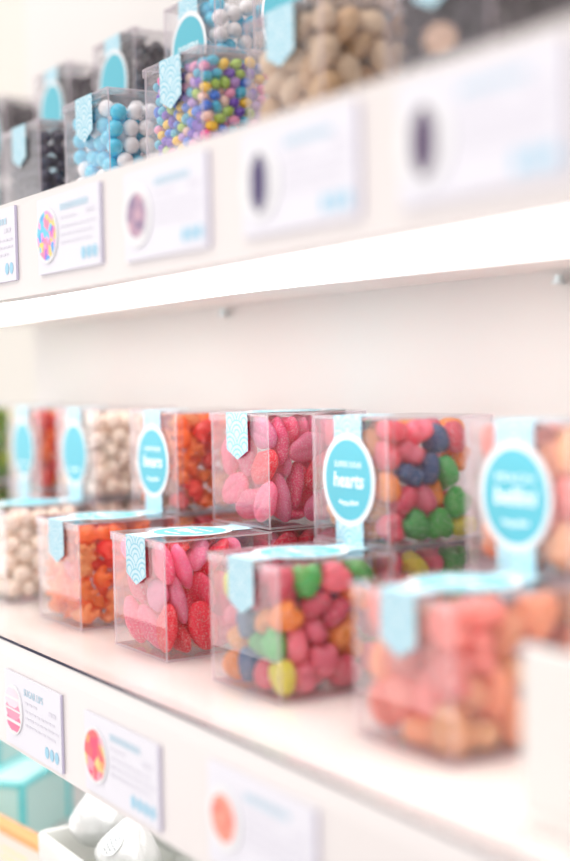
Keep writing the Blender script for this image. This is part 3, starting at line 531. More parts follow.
def scallop(s, t):
    """paper pattern: overlapping fans of concentric rings; True where a line is printed"""
    P, R = .25, .138
    j0 = math.floor(s / .104)
    for j in range(j0 - 2, j0 + 3):
        c = j * .104
        if s < c - .004: continue
        o = (.5 if j % 2 else 0) * P
        i = round((t - o) / P)
        d = math.hypot(t - o - i * P, s - c)
        if d <= R:
            best = (d, j)
            # the lowest fan that reaches here covers the others
            r = d / R
            return r > .90 or .60 < r < .72 or .30 < r < .42
    return False

def box_meshes(kind):
    if kind == 'standing': D, H, xf = 1.0, BH, (lambda p: p)
    else: D, H, xf = BH, 1.0, tip(BH)
    a, w = .488, .014; d = D / 2 - .012
    E = 1
    b = MB(xf)
    b.box((-a, -d, 0), (a, -d + w, H - .0135), [E, E, 0, E, 0, E])
    b.box((-a, d - w, 0), (a, d, H - .0135), [E, E, 0, E, 0, E])
    b.box((-a, -d + w + .0006, 0), (-a + w, d - w - .0006, H - .0135), [E, E, E, 0, E, 0])
    b.box((a - w, -d + w + .0006, 0), (a, d - w - .0006, H - .0135), [E, E, E, 0, E, 0])
    b.box((-a + w + .0006, -d + w + .0006, 0), (a - w - .0006, d - w - .0006, .018), [0, 0, E, E, E, E])
    l = MB(xf); D2 = D / 2; k = .0105
    l.box((-.5, -D2, H - .012), (.5, D2, H), [0, 0, E, E, E, E])
    z0, z1 = H - .068, H - .0125
    l.box((-.5, -D2, z0), (.5, -D2 + k, z1), [E, E, 0, E, 0, E])
    l.box((-.5, D2 - k, z0), (.5, D2, z1), [E, E, 0, E, 0, E])
    l.box((-.5, -D2 + k + .0004, z0), (-.5 + k, D2 - k - .0004, z1), [E, E, E, 0, E, 0])
    l.box((.5 - k, -D2 + k + .0004, z0), (.5, D2 - k - .0004, z1), [E, E, E, 0, E, 0])
    # paper band: over the lid with a pointed tab down the front and the back
    p = MB(xf); W, tab, pt, g = .185, .40, .085, .0025
    path = [(-D2 - g, H - tab), (-D2 - g, H + g), (D2 + g, H + g), (D2 + g, H - tab)]
    cell = .0065; nt = int(2 * W / cell)
    s = 0.
    rows = []
    for (y0, z0), (y1, z1) in zip(path, path[1:]):
        ln = math.hypot(y1 - y0, z1 - z0); n = int(ln / cell)
        for i in range(n + (1 if (y1, z1) == path[-1] else 0)):
            f = i / n; rows.append((y0 + (y1 - y0) * f, z0 + (z1 - z0) * f, s + ln * f))
        s += ln
    total = s
    vs, fs, mi = [], [], []
    for (y, z, q) in rows:
        for i in range(nt + 1):
            t = -W + 2 * W * i / nt
            zz = z
            e = min(q, total - q)
            lift = pt * abs(t) / W                          # pointed end of the tab
            if e < pt: zz = max(z, H - tab + lift) if y * 1 < 0 or y > 0 else z
            vs.append((t, y, zz))
    for r in range(len(rows) - 1):
        for i in range(nt):
            A = r * (nt + 1) + i
            q = (rows[r][2] + rows[r + 1][2]) / 2; t = -W + 2 * W * (i + .5) / nt
            fs.append((A, A + 1, A + nt + 2, A + nt + 1)); mi.append(1 if scallop(q, t) else 0)
    p.add(vs, fs, mi)
    st = MB(xf)
    disc(st, .352, H + .0030, H + .0045, 0)
    disc(st, .305, H + .0046, H + .0056, 1)
    A = [M['acrylic'], M['edge']]
    return (recalc(b.mesh('box_body', A)), recalc(l.mesh('box_lid', A)), p.mesh('paper_band', [M['band'], M['band_line']]),
            recalc(st.mesh('round_sticker', [M['stick_white'], M['aqua']])), xf, H)

BOX = {k: box_meshes(k) for k in ('standing', 'lying')}
LET = {}
def lettering(kind, words):
    if (kind, words) in LET: return LET[kind, words]
    xf, H = BOX[kind][4:]
    mb = MB(xf)
    z = H + .0066
    small, big = words
    for body, size, bold, shear, cy, width in ((small, .062, 0, 0, .115, .36 if small else None), (big, .16, .002, .12, -.005, .40), ('sugarfina', .055, .001, .1, -.175, .26)):
        if not body: continue
        vs, fs = text_shape(body, size, bold, shear, .0012, width)
        if body == 'sugarfina':                              # set on a curve along the lower rim
            vs = [(x * 1.0, y + cy + .9 * x * x, q + z) for x, y, q in vs]
        else:
            vs = [(x, y + cy, q + z) for x, y, q in vs]
        mb.add(vs, fs)
    LET[kind, words] = mb.mesh('sticker_lettering', [M['ink']])
    return LET[kind, words]

KEEP = globals().get('KEEP', {})
def poses(name):
    n = 3 if name.startswith('pearl') else 6
    raw = FILLS[name]; res = []
    for i in range(0, len(raw), n):
        t = raw[i:i + n]
        r = V(t[3:]) / 100 if n == 6 else V((0, 0, 0))
        res.append((V(t[:3]) / 1000, Quaternion(r.normalized(), r.length) if r.length > 1e-6 else Quaternion()))
    return res
FILL = {k: poses(k) for k in FILLS}
CM = {}
def cmesh(kind, colour):
    if kind not in CM:
        me = candy_mesh(kind)
        me.transform(Matrix.Scale(.962 * U, 4)); CM[kind] = (me, {})
    base, per = CM[kind]
    if colour[0] not in per:
        c = base.copy(); c.name = '%s_%s' % (kind, colour[0].replace(' ', '_')); c.materials.clear(); c.materials.append(colour[1]); per[colour[0]] = c
    return per[colour[0]]

CANDY_NAME = dict(pearl='pearl_candy', bean='candy_bean', bear='gummy_bear', lips='gummy_lips', heart='gummy_heart', marshmallow='cream_candy', peach='peach_gummy_heart',
                  gumdrop='gumdrop', chocolate='chocolate_candy', almond='candied_almond')
CANDY_WORDS = dict(pearl='%s glossy ball candy', bean='%s candy bean', bear='%s gummy bear', lips='%s sugared gummy lips', heart='%s sugared gummy heart', marshmallow='%s round candy',
                   peach='%s sugared gummy', gumdrop='%s gumdrop', chocolate='%s glossy chocolate', almond='%s sugared almond')

def candy_box(key, kind, x1, yf, z0, fill, words, where, label, group, colours=None, turn=0, seed=1):
    """x1: right end of the front face, yf: front face, z0: what it stands on"""
    cx, cy = x1 - .5, yf + .5
    b, l, p, s, xf, H = BOX[kind]
    t = thing('candy_box', label, 'candy box', (cx, cy, z0), group)
    link('body', b, t); link('lid', l, t)
    pb = link('paper_band', p, t); pb['label'] = 'pale blue paper band with a scallop pattern'
    so = link('round_sticker', s, t); so['label'] = 'round aqua sticker with a white rim'
    if words: link('lettering', lettering(kind, words), so)
    cands = FILL[fill]; what = fill.rstrip('0123456789')
    cols = COL[colours or what]
    rnd = random.Random(seed * 77 + 5)
    R = Matrix.Rotation(turn * math.pi / 2, 4, 'Z')
    if what in ('lips', 'heart', 'peach', 'bear', 'marshmallow', 'gumdrop', 'almond'):   # shaken against the front pane
        R = Matrix.Translation((0, 0, .48)) @ Matrix.Rotation(-math.pi / 2, 4, 'X') @ R @ Matrix.Translation((0, 0, -.48))
    keep = KEEP.get(key)
    keep = set(keep) if keep is not None else None
    bag = [c for c in cols for _ in range(c[2])]
    for i, (at, q) in enumerate(cands):
        co = rnd.choice(bag)
        if keep is not None and i not in keep: continue
        o = bpy.data.objects.new(CANDY_NAME[what], cmesh(what, co)); col.objects.link(o)
        pos = R @ (at * .962 + V((0, 0, .002)))
        o.location = (V((cx, cy, z0)) + pos) * U
        o.rotation_mode = 'QUATERNION'; o.rotation_quaternion = R.to_quaternion() @ q
        nm = 'ball_candy' if co[0] == 'dark navy' else CANDY_NAME[what]; o.name = nm
        ph = ('dark navy ball candy' if co[0] == 'dark navy' else CANDY_WORDS[what] % co[0]) + ' in the ' + where
        tag(o, ph, nm.replace('_', ' '), ph)
        o['src'] = '%s:%s:%d' % (key, fill, i)

YB, ZB = 1.012, BH + .0075
ZU, YU, YUB = 3.78, .166, 1.18
GF, GB, GL = 'candy boxes in the front row of the lower shelf', 'candy boxes on top in the back row of the lower shelf', 'candy boxes at the bottom of the back row on the lower shelf'
GUF, GUB, GUL = 'candy boxes in the front row of the upper shelf', 'candy boxes on top in the back row of the upper shelf', 'candy boxes at the bottom of the back row on the upper shelf'
NONE = ('', '')
W_ = dict(m=NONE, o=('CHAMPAGNE', 'bears'), p=('SUGAR', 'lips'), h=('SUPER SOUR', 'hearts'), b=('PEACH', 'bellini'))
# lower shelf, front row
candy_box('fm', 'standing', -5.778, 0, 0, 'marshmallow1', W_['m'], 'front row box of cream candies on the lower shelf', 'clear box of cream round candies, farthest box of the lower front row', GF, seed=1)
candy_box('fo', 'standing', -3.881, 0, 0, 'bear1', W_['o'], 'front row box of orange gummy bears', 'clear box of orange gummy bears in the lower front row, lid up', GF, seed=2)
candy_box('fp', 'standing', -2.161, 0, 0, 'lips1', W_['p'], 'front row box of pink gummy lips', 'clear box of pink sugared gummy lips in the lower front row, beside the bears', GF, turn=2, seed=3)
candy_box('fh', 'standing', -.42, 0, 0, 'heart1', W_['h'], 'front row box of mixed gummy hearts', 'clear box of many coloured gummy hearts in the lower front row, lid up', GF, seed=7)
candy_box('fb', 'standing', 1.476, 0, 0, 'peach1', W_['b'], 'front row box of peach gummies', 'blurred clear box of peach gummies nearest in the lower front row, behind white sign', GF, seed=5)
# lower shelf, back row: a lying box on a standing one
for key, x1, kind, fill, wk, colr, what, tr, sd in (
        ('g', -8.93, 'lying', 'gumdrop1', 'm', 'green_gumdrop', 'green gumdrops', 1, 11), ('r', -7.355, 'lying', 'gumdrop1', 'm', None, 'red and yellow gumdrops', 2, 12),
        ('m', -5.82, 'lying', 'marshmallow1', 'm', None, 'cream round candies', 2, 13), ('o', -3.894, 'lying', 'bear1', 'o', None, 'orange gummy bears', 2, 14),
        ('p', -2.233, 'standing', 'lips2', 'p', None, 'pink gummy lips', 3, 15), ('h', -.533, 'lying', 'heart2', 'h', None, 'mixed gummy hearts', 0, 16), ('b', 1.365, 'lying', 'peach1', 'b', None, 'peach gummies', 2, 17)):
    candy_box('b' + key, kind, x1, YB, ZB, fill, W_[wk], 'top back row box of ' + what, 'clear box of %s %s on top in the lower back row' % (what, 'standing lid up' if kind == 'standing' else 'lying'), GB, colr, tr, sd)
    candy_box('l' + key, 'standing', x1 - .01, YB, 0, fill, None, 'bottom back row box of ' + what, 'clear box of %s under another box in the lower back row' % what, GL, colr, (tr + 1) % 4, sd + 20)
# upper shelf, front row
for key, x1, fill, what, lab, tr, sd in (
        ('c', -4.975, 'chocolate1', 'navy candies', 'clear box of dark navy candies in the upper front row, beside blue and white balls', 0, 41),
        ('w', -3.361, 'pearl1', 'blue and white balls', 'clear box of aqua and white candy balls in the upper front row', 0, 42),
        ('n', -1.657, 'bean1', 'many coloured beans', 'clear box of many coloured candy beans on the upper shelf', 0, 43),
        ('a', 0., 'almond1', 'tan almonds', 'blurred clear box of tan almonds in the upper front row', 0, 44),
        ('d', 1.70, 'chocolate1', 'dark chocolates by the almonds', 'blurred clear box of dark chocolates nearest in the upper front row, by the almonds', 2, 45)):
    candy_box('u' + key, 'standing', x1, YU, ZU, fill, NONE, 'upper front row box of ' + what, lab, GUF, 'navy' if key == 'c' else None, tr, sd)
for key, x1, fill, what, lab, tr, sd in (
        ('x', -8.65, 'chocolate1', 'dark chocolates farthest along', 'clear box of dark chocolates farthest along the upper back row', 1, 51),
        ('c', -6.6, 'chocolate1', 'dark chocolates behind navy candies', 'clear box of dark chocolates behind the front navy candies, aqua sticker facing out', 2, 52),
        ('e', -4.94, 'chocolate1', 'dark chocolates behind the balls', 'clear box of dark chocolates behind the front box of blue and white balls', 3, 53),
        ('w', -3.271, 'pearl2', 'blue and white balls', 'clear box of aqua and white candy balls stacked in the upper back row', 0, 54),
        ('a', -1.6, 'almond1', 'tan almonds', 'clear box of tan almonds cut by the top of the picture, behind beans', 1, 55)):
    candy_box('v' + key, 'lying', x1, YUB, ZU + ZB, fill, ('', 'SUGARFINA') if key == 'w' else NONE, 'upper back row box of ' + what, lab, GUB, None, tr, sd)
    candy_box('w' + key, 'standing', x1, YUB, ZU, fill, None, 'bottom upper back box of ' + what, 'clear bottom box of %s, upper back row' % what, GUL, None, (tr + 1) % 4, sd + 20)

# ------------------------------------------------------------------ the room and the shelves
YS, YW = -.657, 2.3
X0, X1 = -10.75, 9.5
def flat_box(name, lo, hi, m, parent=None, bev=0):
    mb = MB(); mb.box(lo, hi); me = recalc(mb.mesh(name, [m]))
    if bev: bevelled(me, bev)
    return link(name, me, parent)

tag(flat_box('wall_back', (X0, YW, -9), (X1, YW + .3, 12), M['wall']), 'white back wall behind the candy shelves', 'wall', kind='structure')
tag(flat_box('wall_left', (-26, YW + .6, -9), (X0 - .02, YW + .9, 12), M['wall_side']), 'cream wall beyond the end of the shelves', 'wall', kind='structure')

tag(flat_box('floor', (-34, -60, -15.3), (24, YW + 1, -15), M['floor']), 'pale shop floor', 'floor', kind='structure')

def shelf(zt, zb, zlip, label):
    t = thing('display_shelf', label, 'shelf', (0, 0, zt))
    f = MB()                                                  # front board with a softened lip on top
    prof = [(YS, zb), (YS, zlip), (YS + .012, zlip + .05), (YS + .022, zt - .03), (YS + .2, zt - .03), (YS + .2, zb)]
    n = len(prof)
    vs = [(x, y, z - zt) for x in (X0, X1) for y, z in prof]
    f.add(vs, [tuple(range(n)), tuple(range(n, 2 * n))[::-1]] + [(i, n + i, n + (i + 1) % n, (i + 1) % n) for i in range(n)])
    link('front_board', recalc(f.mesh('front_board', [M['white']])), t)
    flat_box('shelf_board', (X0, YS + .2, zb + .045 - zt), (X1, YW, -.03), M['board'], t)
    return t
shelf(0, -.94, -.15, 'white lower shelf with a deep front board carrying price signs')
shelf(ZU, 2.941, ZU - .085, 'white upper shelf with a deep front board, navy candies at its far end')
def glass(z, label, inset):
    g = MB(); g.box((X0, YS + inset, z - .027), (X1, YW - .01, z - .001), [2, 0, 1, 1, 1, 1])
    return tag(link('glass_sheet', recalc(g.mesh('glass_sheet', [M['glass'], M['glass_edge'], M['glass_back']]))), label, 'glass sheet')
glass(0, 'clear glass sheet lying on the lower shelf under the boxes', .015)
glass(ZU, 'clear glass sheet lying on the upper shelf under the boxes', .12)
# strip light behind the front board of the upper shelf
def light_panel(z, m, label):
    t = thing('light_panel', label, 'light', (0, 0, z))
    flat_box('diffuser', (X0 + .2, YS + .24, 0), (X1 - .2, 1.0, .036), m, t)
light_panel(2.945, M['led'], 'glowing white light panel under the upper shelf, along its front board')
light_panel(-.936, M['low_fill'], 'added fill light panel under the lower shelf, above the counter')  # unseen panel added to brighten the counter and what stands on it
for x, y in ((-5.13, 2.22), (-.03, 2.22)):
    p = MB(); disc(p, .035, 0, .045, 0, 20); disc(p, .055, -.018, 0, 0, 20)
    tag(link('shelf_pin', recalc(p.mesh('shelf_pin', [M['steel']])), None, (x, y, 2.895)), 'small steel shelf pin under the upper shelf, %s' % ('far along above the candies' if x < -3 else 'toward the near end'), 'shelf pin')

# ------------------------------------------------------------------ price signs on the front boards
def mosaic(kind, rnd, cols):
    if kind == 'lips':
        return lambda x, y: next((c for cx, cy, c in ((-.02, .10, 1), (0, 0, 2), (.02, -.10, 3)) if ((x - cx) / .17) ** 2 + ((y - cy) / .085) ** 2 < 1 and abs(y - cy) > .010 + .02 * (1 - abs(x - cx) / .15) * 0), 0)
    if kind == 'nut':
        return lambda x, y: (1 if (x / .10) ** 2 + (y / .17) ** 2 < 1 else 0) if (x * 1.3 + y) % .11 > .02 else (2 if (x / .10) ** 2 + (y / .17) ** 2 < 1 else 0)
    pts = [(rnd.uniform(-.2, .2), rnd.uniform(-.2, .2), rnd.randrange(1, len(cols))) for _ in range(26 if kind == 'hearts' else 60)]
    lim = .19 if kind != 'blob' else .15
    return lambda x, y: min(pts, key=lambda p: (p[0] - x) ** 2 + (p[1] - y) ** 2)[2] if math.hypot(x, y) < lim else 0

def price_sign(x0, x1, z0, z1, kind, cols, title, label, seed, icons=3):
    rnd = random.Random(seed)
    t = thing('price_sign', label, 'price sign', (x0, YS, (z0 + z1) / 2), 'price signs on the shelf front boards')
    w, h = x1 - x0, z1 - z0
    mb = MB(); mb.box((0, -.026, -h / 2), (w, -.003, h / 2), [1, 0, 0, 1, 0, 0])
    link('card', recalc(mb.mesh('sign_card', [M['card'], M['card_edge']])), t)
    dx, dz = .215, .0
    xf = lambda p: (p[0] + dx, -.0275 - p[2], p[1] + dz)
    d = MB(xf); disc(d, .215, 0, .012, 0)
    f = mosaic(kind, rnd, cols); n = 44; c = .42 / n; vs = []; fs = []; mi = []
    for i in range(n):
        for j in range(n):
            x, y = -.21 + (i + .5) * c, -.21 + (j + .5) * c
            k = f(x, y)
            if k and math.hypot(x, y) < .20:
                b = len(vs); vs += [(x - c / 2, y - c / 2, .0135), (x + c / 2, y - c / 2, .0135), (x + c / 2, y + c / 2, .0135), (x - c / 2, y + c / 2, .0135)]
                fs.append((b, b + 1, b + 2, b + 3)); mi.append(k)
    d.add(vs, fs, mi)
    pic = link('candy_picture', d.mesh('candy_picture', [M['stick_white']] + [mat('print_%d_%d' % (seed, k), cc, .6) for k, cc in enumerate(cols)]), t)
    pic['label'] = 'round printed picture of the candy'
    wr = lambda p: (p[0], -.0285 - p[2], p[1])
    mb = MB(wr)
    if title:
        vs, fs = text_shape(title, .085, .001, 0, .0012)
        mx = min(v[0] for v in vs)
        mb.add([(x - mx + .46, y + h * .30, z) for x, y, z in vs], fs)
    else:                                                    # too blurred to read: a row of letter-sized strokes
        x = .48
        while x < .98:
            q = rnd.uniform(.03, .055); mb.box((x, h * .28, 0), (x + q, h * .28 + .05, .001)); x += q + .018
    link('title', recalc(mb.mesh('sign_title', [M['blue_ink']])), t)
    mb = MB(wr)
    for r, (y, xe) in enumerate(((.10, .75), (.03, w - .14), (-.03, w - .11), (-.09, w - .16))):
        x = .48
        while x < xe:
            q = rnd.uniform(.04, .10); mb.box((x, y, 0), (x + q, y + .018, .001)); x += q + .022
    mb.box((w - .25, .10, 0), (w - .18, .135, .001)); mb.box((w - .16, .10, 0), (w - .10, .135, .001))
    link('text_lines', recalc(mb.mesh('sign_text', [M['grey_ink']])), t)
    for k in range(icons):
        mb = MB(wr); disc(mb, .042, 0, .0012, 0, 20, w - .10 - .105 * k, -h / 2 + .105, 1.15)
        link('allergen_icon', recalc(mb.mesh('allergen_icon', [M['icon']])), t)

LIPC = [(255, 214, 226), (255, 150, 178), (255, 120, 156)]
HRT = [(250, 100, 104), (252, 96, 104), (240, 70, 110), (255, 150, 170), (255, 160, 100), (220, 206, 130), (40, 84, 150)]
MIX = [(90, 170, 240), (255, 160, 210), (255, 210, 110), (160, 110, 210), (110, 200, 230), (255, 140, 170), (250, 200, 200)]
price_sign(-3.95, -2.68, -.89, -.255, 'lips', LIPC, 'SUGAR LIPS', 'white price sign with pink lips picture, lower shelf front', 61)
price_sign(-2.20, -.92, -.875, -.275, 'hearts', HRT, None, 'white price sign with red and blue hearts picture, lower shelf front', 62, 4)
price_sign(-.19, 1.09, -.85, -.20, 'blob', [(255, 150, 130), (255, 120, 105), (250, 170, 140)], None, 'blurred white price sign with coral picture, lower shelf front', 63, 4)
price_sign(-4.60, -3.385, 3.085, 3.70, 'mix', MIX, None, 'white price sign cut by the left edge, upper shelf front', 64, 2)
price_sign(-2.875, -1.655, 3.085, 3.675, 'mix', MIX, None, 'white price sign with many coloured dots picture, upper shelf front', 65)
price_sign(-1.23, -.02, 3.06, 3.66, 'blob', [(170, 140, 165), (196, 160, 176), (140, 120, 150), (206, 178, 186)], None, 'white price sign with mauve picture, upper shelf front', 66)
price_sign(.43, 1.64, 3.07, 3.67, 'nut', [(64, 52, 98), (88, 76, 120)], None, 'white price sign with dark violet oval picture below the almonds', 67)
price_sign(2.01, 3.22, 3.07, 3.67, 'nut', [(70, 48, 86), (92, 70, 110)], None, 'blurred white price sign with dark plum picture, nearest on upper front', 68)

# ------------------------------------------------------------------ white sign standing at the near end of the lower shelf
t = thing('sign_stand', 'blurred plain white sign standing at the near end of lower shelf', 'sign', (2.95, -.22, 0))
me = bevelled(recalc((lambda b: (b.box((-.60, -.02, .03), (.60, .02, .885)), b)[1])(MB()).mesh('sign_panel', [M['sign']])), .008)
link('panel', me, t)
flat_box('foot', (-.58, -.07, 0), (.58, .16, .03), M['sign'], t, .008)

# ------------------------------------------------------------------ counter below: tray of foil drops and gift boxes
ZC = -2.9
tag(flat_box('counter', (-15, -2.2, ZC - .3), (X1, YW - .02, ZC), M['white']), 'white counter below the lower shelf', 'counter')
def rounded_tray(w, d, h, r, th):
    mb = MB(); n = 10
    def ring(o, z):
        pts = []
        for cx, cy, a0 in ((w / 2 - r, d / 2 - r, 0), (-w / 2 + r, d / 2 - r, 90), (-w / 2 + r, -d / 2 + r, 180), (w / 2 - r, -d / 2 + r, 270)):
            for k in range(n + 1):
                a = math.radians(a0 + 90 * k / n); pts.append((cx + (r + o) * math.cos(a), cy + (r + o) * math.sin(a), z))
        return pts
    rings = [ring(-.10, 0), ring(-.06, .0), ring(-.02, .05), ring(0, h - .03), ring(-.01, h - .008), ring(-.03, h), ring(-th + .02, h), ring(-th, h - .02), ring(-th - .03, .10), ring(-th - .08, .06)]
    k = len(rings[0]); vs = [p for q in rings for p in q]; fs = []
    for a in range(len(rings) - 1):
        for i in range(k): fs.append((a * k + i, a * k + (i + 1) % k, (a + 1) * k + (i + 1) % k, (a + 1) * k + i))
    fs.append(tuple(range(k))[::-1]); fs.append(tuple(range((len(rings) - 1) * k, len(rings) * k)))
    mb.add(vs, fs, 0, True)
    return recalc(mb.mesh('serving_tray', [M['ceramic']]))
tag(link('serving_bowl', rounded_tray(2.0, 1.5, .955, .12, .085), None, (-3.58, .53, ZC)), 'white square ceramic bowl holding foil candies below the shelf', 'bowl')
def foil_drop(seed):
    rnd = random.Random(seed)
    ph = [rnd.uniform(0, 6) for _ in range(4)]
    def f(x, y, z):
        k = 1 if z < .1 else 1 - .62 * ((z - .1) / .9) ** 1.2
        a = math.atan2(y, x); c = 1 + .018 * math.sin(9 * a + ph[0] + 3 * z) + .014 * math.sin(17 * a + ph[1] - 5 * z) + .012 * math.sin(11 * z + 3 * a + ph[2])
        return x * k * c, y * k * c, (z * 1.22 if z > 0 else z * .72) * (1 + .01 * math.sin(13 * a + ph[3]))
    vs, fs = ball_shape(.29, .29, .31, 64, 40, f)
    mb = MB(); mb.add(vs, fs, 0, True)
    return mb.mesh('foil_drop', [M['foil']])
DROPS = (
    ((-4.10, .25, -1.83), (-.25, -.35, .3), 'white foil candy drop in the left corner of the ceramic bowl', 1),
    ((-3.46, .22, -1.95), (-.30, .20, 1.0), 'white foil candy drop with a printed paper tag, front of the bowl', 2),
    ((-3.76, .90, -1.93), (.1, .3, 2.0), 'white foil candy drop at the back of the bowl', 3))
for loc, rot, lab, sd in DROPS:
    o = tag(link('foil_candy', foil_drop(sd), None, loc), lab, 'foil candy', 'foil candy drops in the white bowl')
    o.rotation_euler = rot
    if sd == 2:
        inv = Euler(rot).to_matrix().inverted()
        nrm = V((.45, -.72, .55)).normalized()               # tag faces out of the bowl
        ux = V((.9, -.35, 0)); ux = (ux - nrm * ux.dot(nrm)).normalized(); uy = nrm.cross(ux)
        def pt(x, y, e):
            v = nrm * .9 + ux * x * 2.1 + uy * y * 2.1
            q = inv @ v.normalized()
            r = .296 * 1.04 + e
            k = 1 if q.z < .1 else 1 - .62 * ((q.z - .1) / .9) ** 1.2
            return (q.x * k * r, q.y * k * r, (q.z * 1.22 if q.z > 0 else q.z * .72) * r)
        mb = MB(); n = 24
        vs = [pt(0, 0, .014)] + [pt(.115 * math.cos(2 * math.pi * i / n), .15 * math.sin(2 * math.pi * i / n), .012) for i in range(n)]
        mb.add(vs, [(0, 1 + i, 1 + (i + 1) % n) for i in range(n)])
        tg = link('paper_tag', mb.mesh('paper_tag', [M['tag']]), o)
        tg['label'] = 'paper tag with small grey print'
        sm = tg.modifiers.new('thickness', 'SOLIDIFY'); sm.thickness = .006 * U; sm.offset = -1
        mb = MB()
        rr = random.Random(9)
        for k in range(5):
            x = -.075 + .02 * abs(k - 2) ; y = .09 - k * .045
            while x < .075 - .02 * abs(k - 2):
                q = rr.uniform(.02, .05)
                mb.add([pt(x, y, .020), pt(x + q, y, .020), pt(x + q, y + .014, .020), pt(x, y + .014, .020)], [(0, 1, 2, 3)]); x += q + .012
        link('tag_print', mb.mesh('tag_print', [M['tag_ink']]), tg)

# corner of each gift box turned towards the aisle
def gift(corner, ang, w, d, h, label):
    """corner: the near vertical edge; ang: heading of the right-hand face"""
    t = thing('gift_box', label, 'gift box', (corner[0], corner[1], ZC), 'aqua gift boxes below the lower shelf', ang)
    flat_box('carton', (-w, 0, 0), (0, d, h), M['aqua_card'], t, .01)
    e = .03; mb = MB()
    for a in (-w, 0):
        for b in (0, d): mb.box((a - e, b - e, 0), (a + e, b + e, h + .02))
    for b in (0, d): mb.box((-w + e, b - e, h - e), (-e, b + e, h + .018))
    for a in (-w, 0): mb.box((a - e, e, h - e), (a + e, d - e, h + .018))
    link('edge_trim', recalc(mb.mesh('edge_trim', [M['teal']])), t)['label'] = 'bright teal edge trim'
gift((-6.86, .51), math.radians(41), .55, 1.1, .70, 'low pale aqua gift box with teal edges, turned beside the orange lidded box')
gift((-9.25, 1.05), math.radians(8), .9, .9, 1.05, 'tall pale aqua gift box with teal edges standing behind the low one')
t = thing('gift_box', 'thin white gift box with an orange lid beside the ceramic bowl', 'gift box', (-6.2, .03, ZC), None, math.radians(6.5))
flat_box('carton', (-1.2, 0, 0), (1.5, .12, .45), M['cream_card'], t, .01)
flat_box('lid', (-1.22, -.02, .452), (1.52, .14, .54), M['orange_card'], t, .01)['label'] = 'orange lid'
mb = MB()
rr = random.Random(4)
for k in range(3):
    x = .0
    while x < .5:
        q = rr.uniform(.05, .12); mb.box((x, -.004, .28 - k * .09), (x + q, -.001, .31 - k * .09)); x += q + .03
link('print', mb.mesh('print', [M['yellow_ink']]), t)['label'] = 'pale yellow print'

# ------------------------------------------------------------------ light and camera
w = bpy.data.worlds.new('shop'); sc.world = w; w.use_nodes = True
N = w.node_tree.nodes; L = w.node_tree.links
bg = N['Background']
# a bright shop: even white room light, and an added glow down the aisle that whitens the front panes
tc = N.new('ShaderNodeTexCoord')
dt = N.new('ShaderNodeVectorMath'); dt.operation = 'DOT_PRODUCT'; dt.inputs[1].default_value = V((-.80, -.60, -.25)).normalized()
scaled = N.new('ShaderNodeVectorMath'); scaled.operation = 'MULTIPLY'; scaled.inputs[1].default_value = (1, 1, 2)   # makes the added glow wide and low
unit = N.new('ShaderNodeVectorMath'); unit.operation = 'NORMALIZE'
L.new(tc.outputs['Generated'], scaled.inputs[0]); L.new(scaled.outputs[0], unit.inputs[0]); L.new(unit.outputs[0], dt.inputs[0])
mr = N.new('ShaderNodeMapRange'); mr.interpolation_type = 'SMOOTHSTEP'
mr.inputs['From Min'].default_value = .74; mr.inputs['From Max'].default_value = .95; mr.inputs['To Min'].default_value = WORLD; mr.inputs['To Max'].default_value = AISLE_GLOW
L.new(dt.outputs['Value'], mr.inputs['Value'])
L.new(mr.outputs[0], bg.inputs['Strength'])
bg.inputs['Color'].default_value = (1, .972, .968, 1)
def area(name, loc, to, sx, sy, e, c):
    l = bpy.data.lights.new(name, 'AREA'); l.shape = 'RECTANGLE'; l.size = sx * U; l.size_y = sy * U; l.energy = e; l.color = c
    o = bpy.data.objects.new(name, l); col.objects.link(o); o.location = V(loc) * U
    o.rotation_euler = (V(to) - V(loc)).to_track_quat('-Z', 'Y').to_euler()
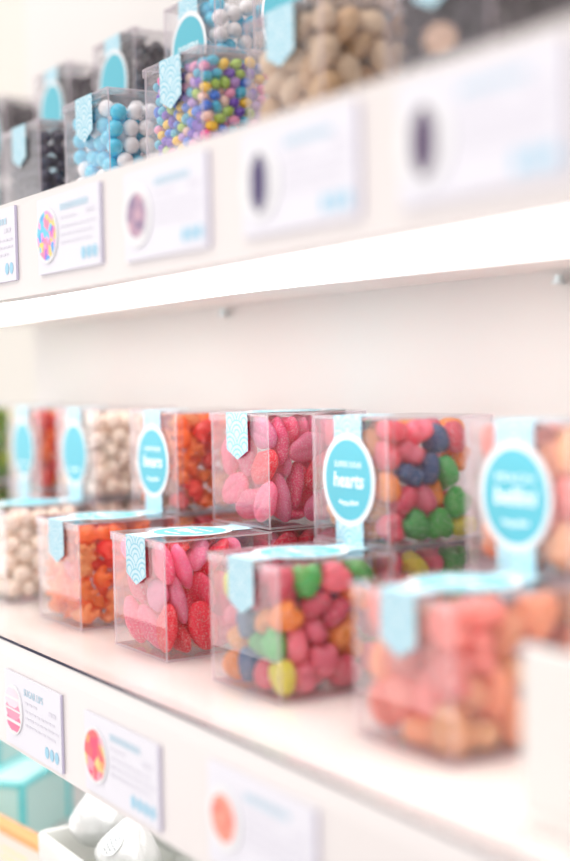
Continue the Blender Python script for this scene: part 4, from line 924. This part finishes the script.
area('ceiling_light', (-2, -14, 26), (-2, 0, 1), 40, 16, CEIL, (1, .98, .96))
def spot(name, loc, e, c, r):
    l = bpy.data.lights.new(name, 'POINT'); l.energy = e; l.color = c; l.shadow_soft_size = r * U
    o = bpy.data.objects.new(name, l); col.objects.link(o); o.location = V(loc) * U
for i, p in enumerate(((12, -16, 20), (2, -22, 22), (-8, -18, 20))):
    spot('shop_spot', p, SPOT, (1, .80, .66), .35)

spot('aisle_lamp', AISLE, .05, (1, .62, .42), .24)

P = dict(f=1395.5487, yaw=1.0263, pitch=.0408, roll=-.0214)
cy_, sy_ = math.cos(P['yaw']), math.sin(P['yaw'])
fw = V((-sy_ * math.cos(P['pitch']), cy_ * math.cos(P['pitch']), -math.sin(P['pitch'])))
r0 = V((cy_, sy_, 0)); u0 = r0.cross(fw)
r1 = r0 * math.cos(P['roll']) + u0 * math.sin(P['roll']); u1 = u0 * math.cos(P['roll']) - r0 * math.sin(P['roll'])
cam = bpy.data.cameras.new('camera'); co = bpy.data.objects.new('camera', cam); col.objects.link(co)
m = Matrix((r1, u1, -fw)).transposed().to_4x4(); m.translation = V((7.6746, -4.8109, 2.2621)) * U
co.matrix_world = m
cam.sensor_fit = 'VERTICAL'; cam.sensor_height = 36; cam.lens = P['f'] / 861 * 36
cam.clip_start = .01; cam.clip_end = 50
cam.dof.use_dof = True; cam.dof.focus_distance = FOCUS * U; cam.dof.aperture_fstop = FSTOP
sc.camera = co
sc.view_settings.view_transform = 'Standard'; sc.view_settings.look = 'None'; sc.view_settings.gamma = 1
sc.view_settings.exposure = EXPO
sc.cycles.transparent_max_bounces = 48; sc.cycles.max_bounces = 10; sc.cycles.diffuse_bounces = 5; sc.cycles.glossy_bounces = 4
sc.cycles.use_denoising = True; sc.cycles.sample_clamp_indirect = 6; sc.cycles.sample_clamp_direct = 0
sc.cycles.caustics_reflective = False; sc.cycles.caustics_refractive = False
for o in sc.objects:
    if 'src' in o and not globals().get('DEBUG'): del o['src']
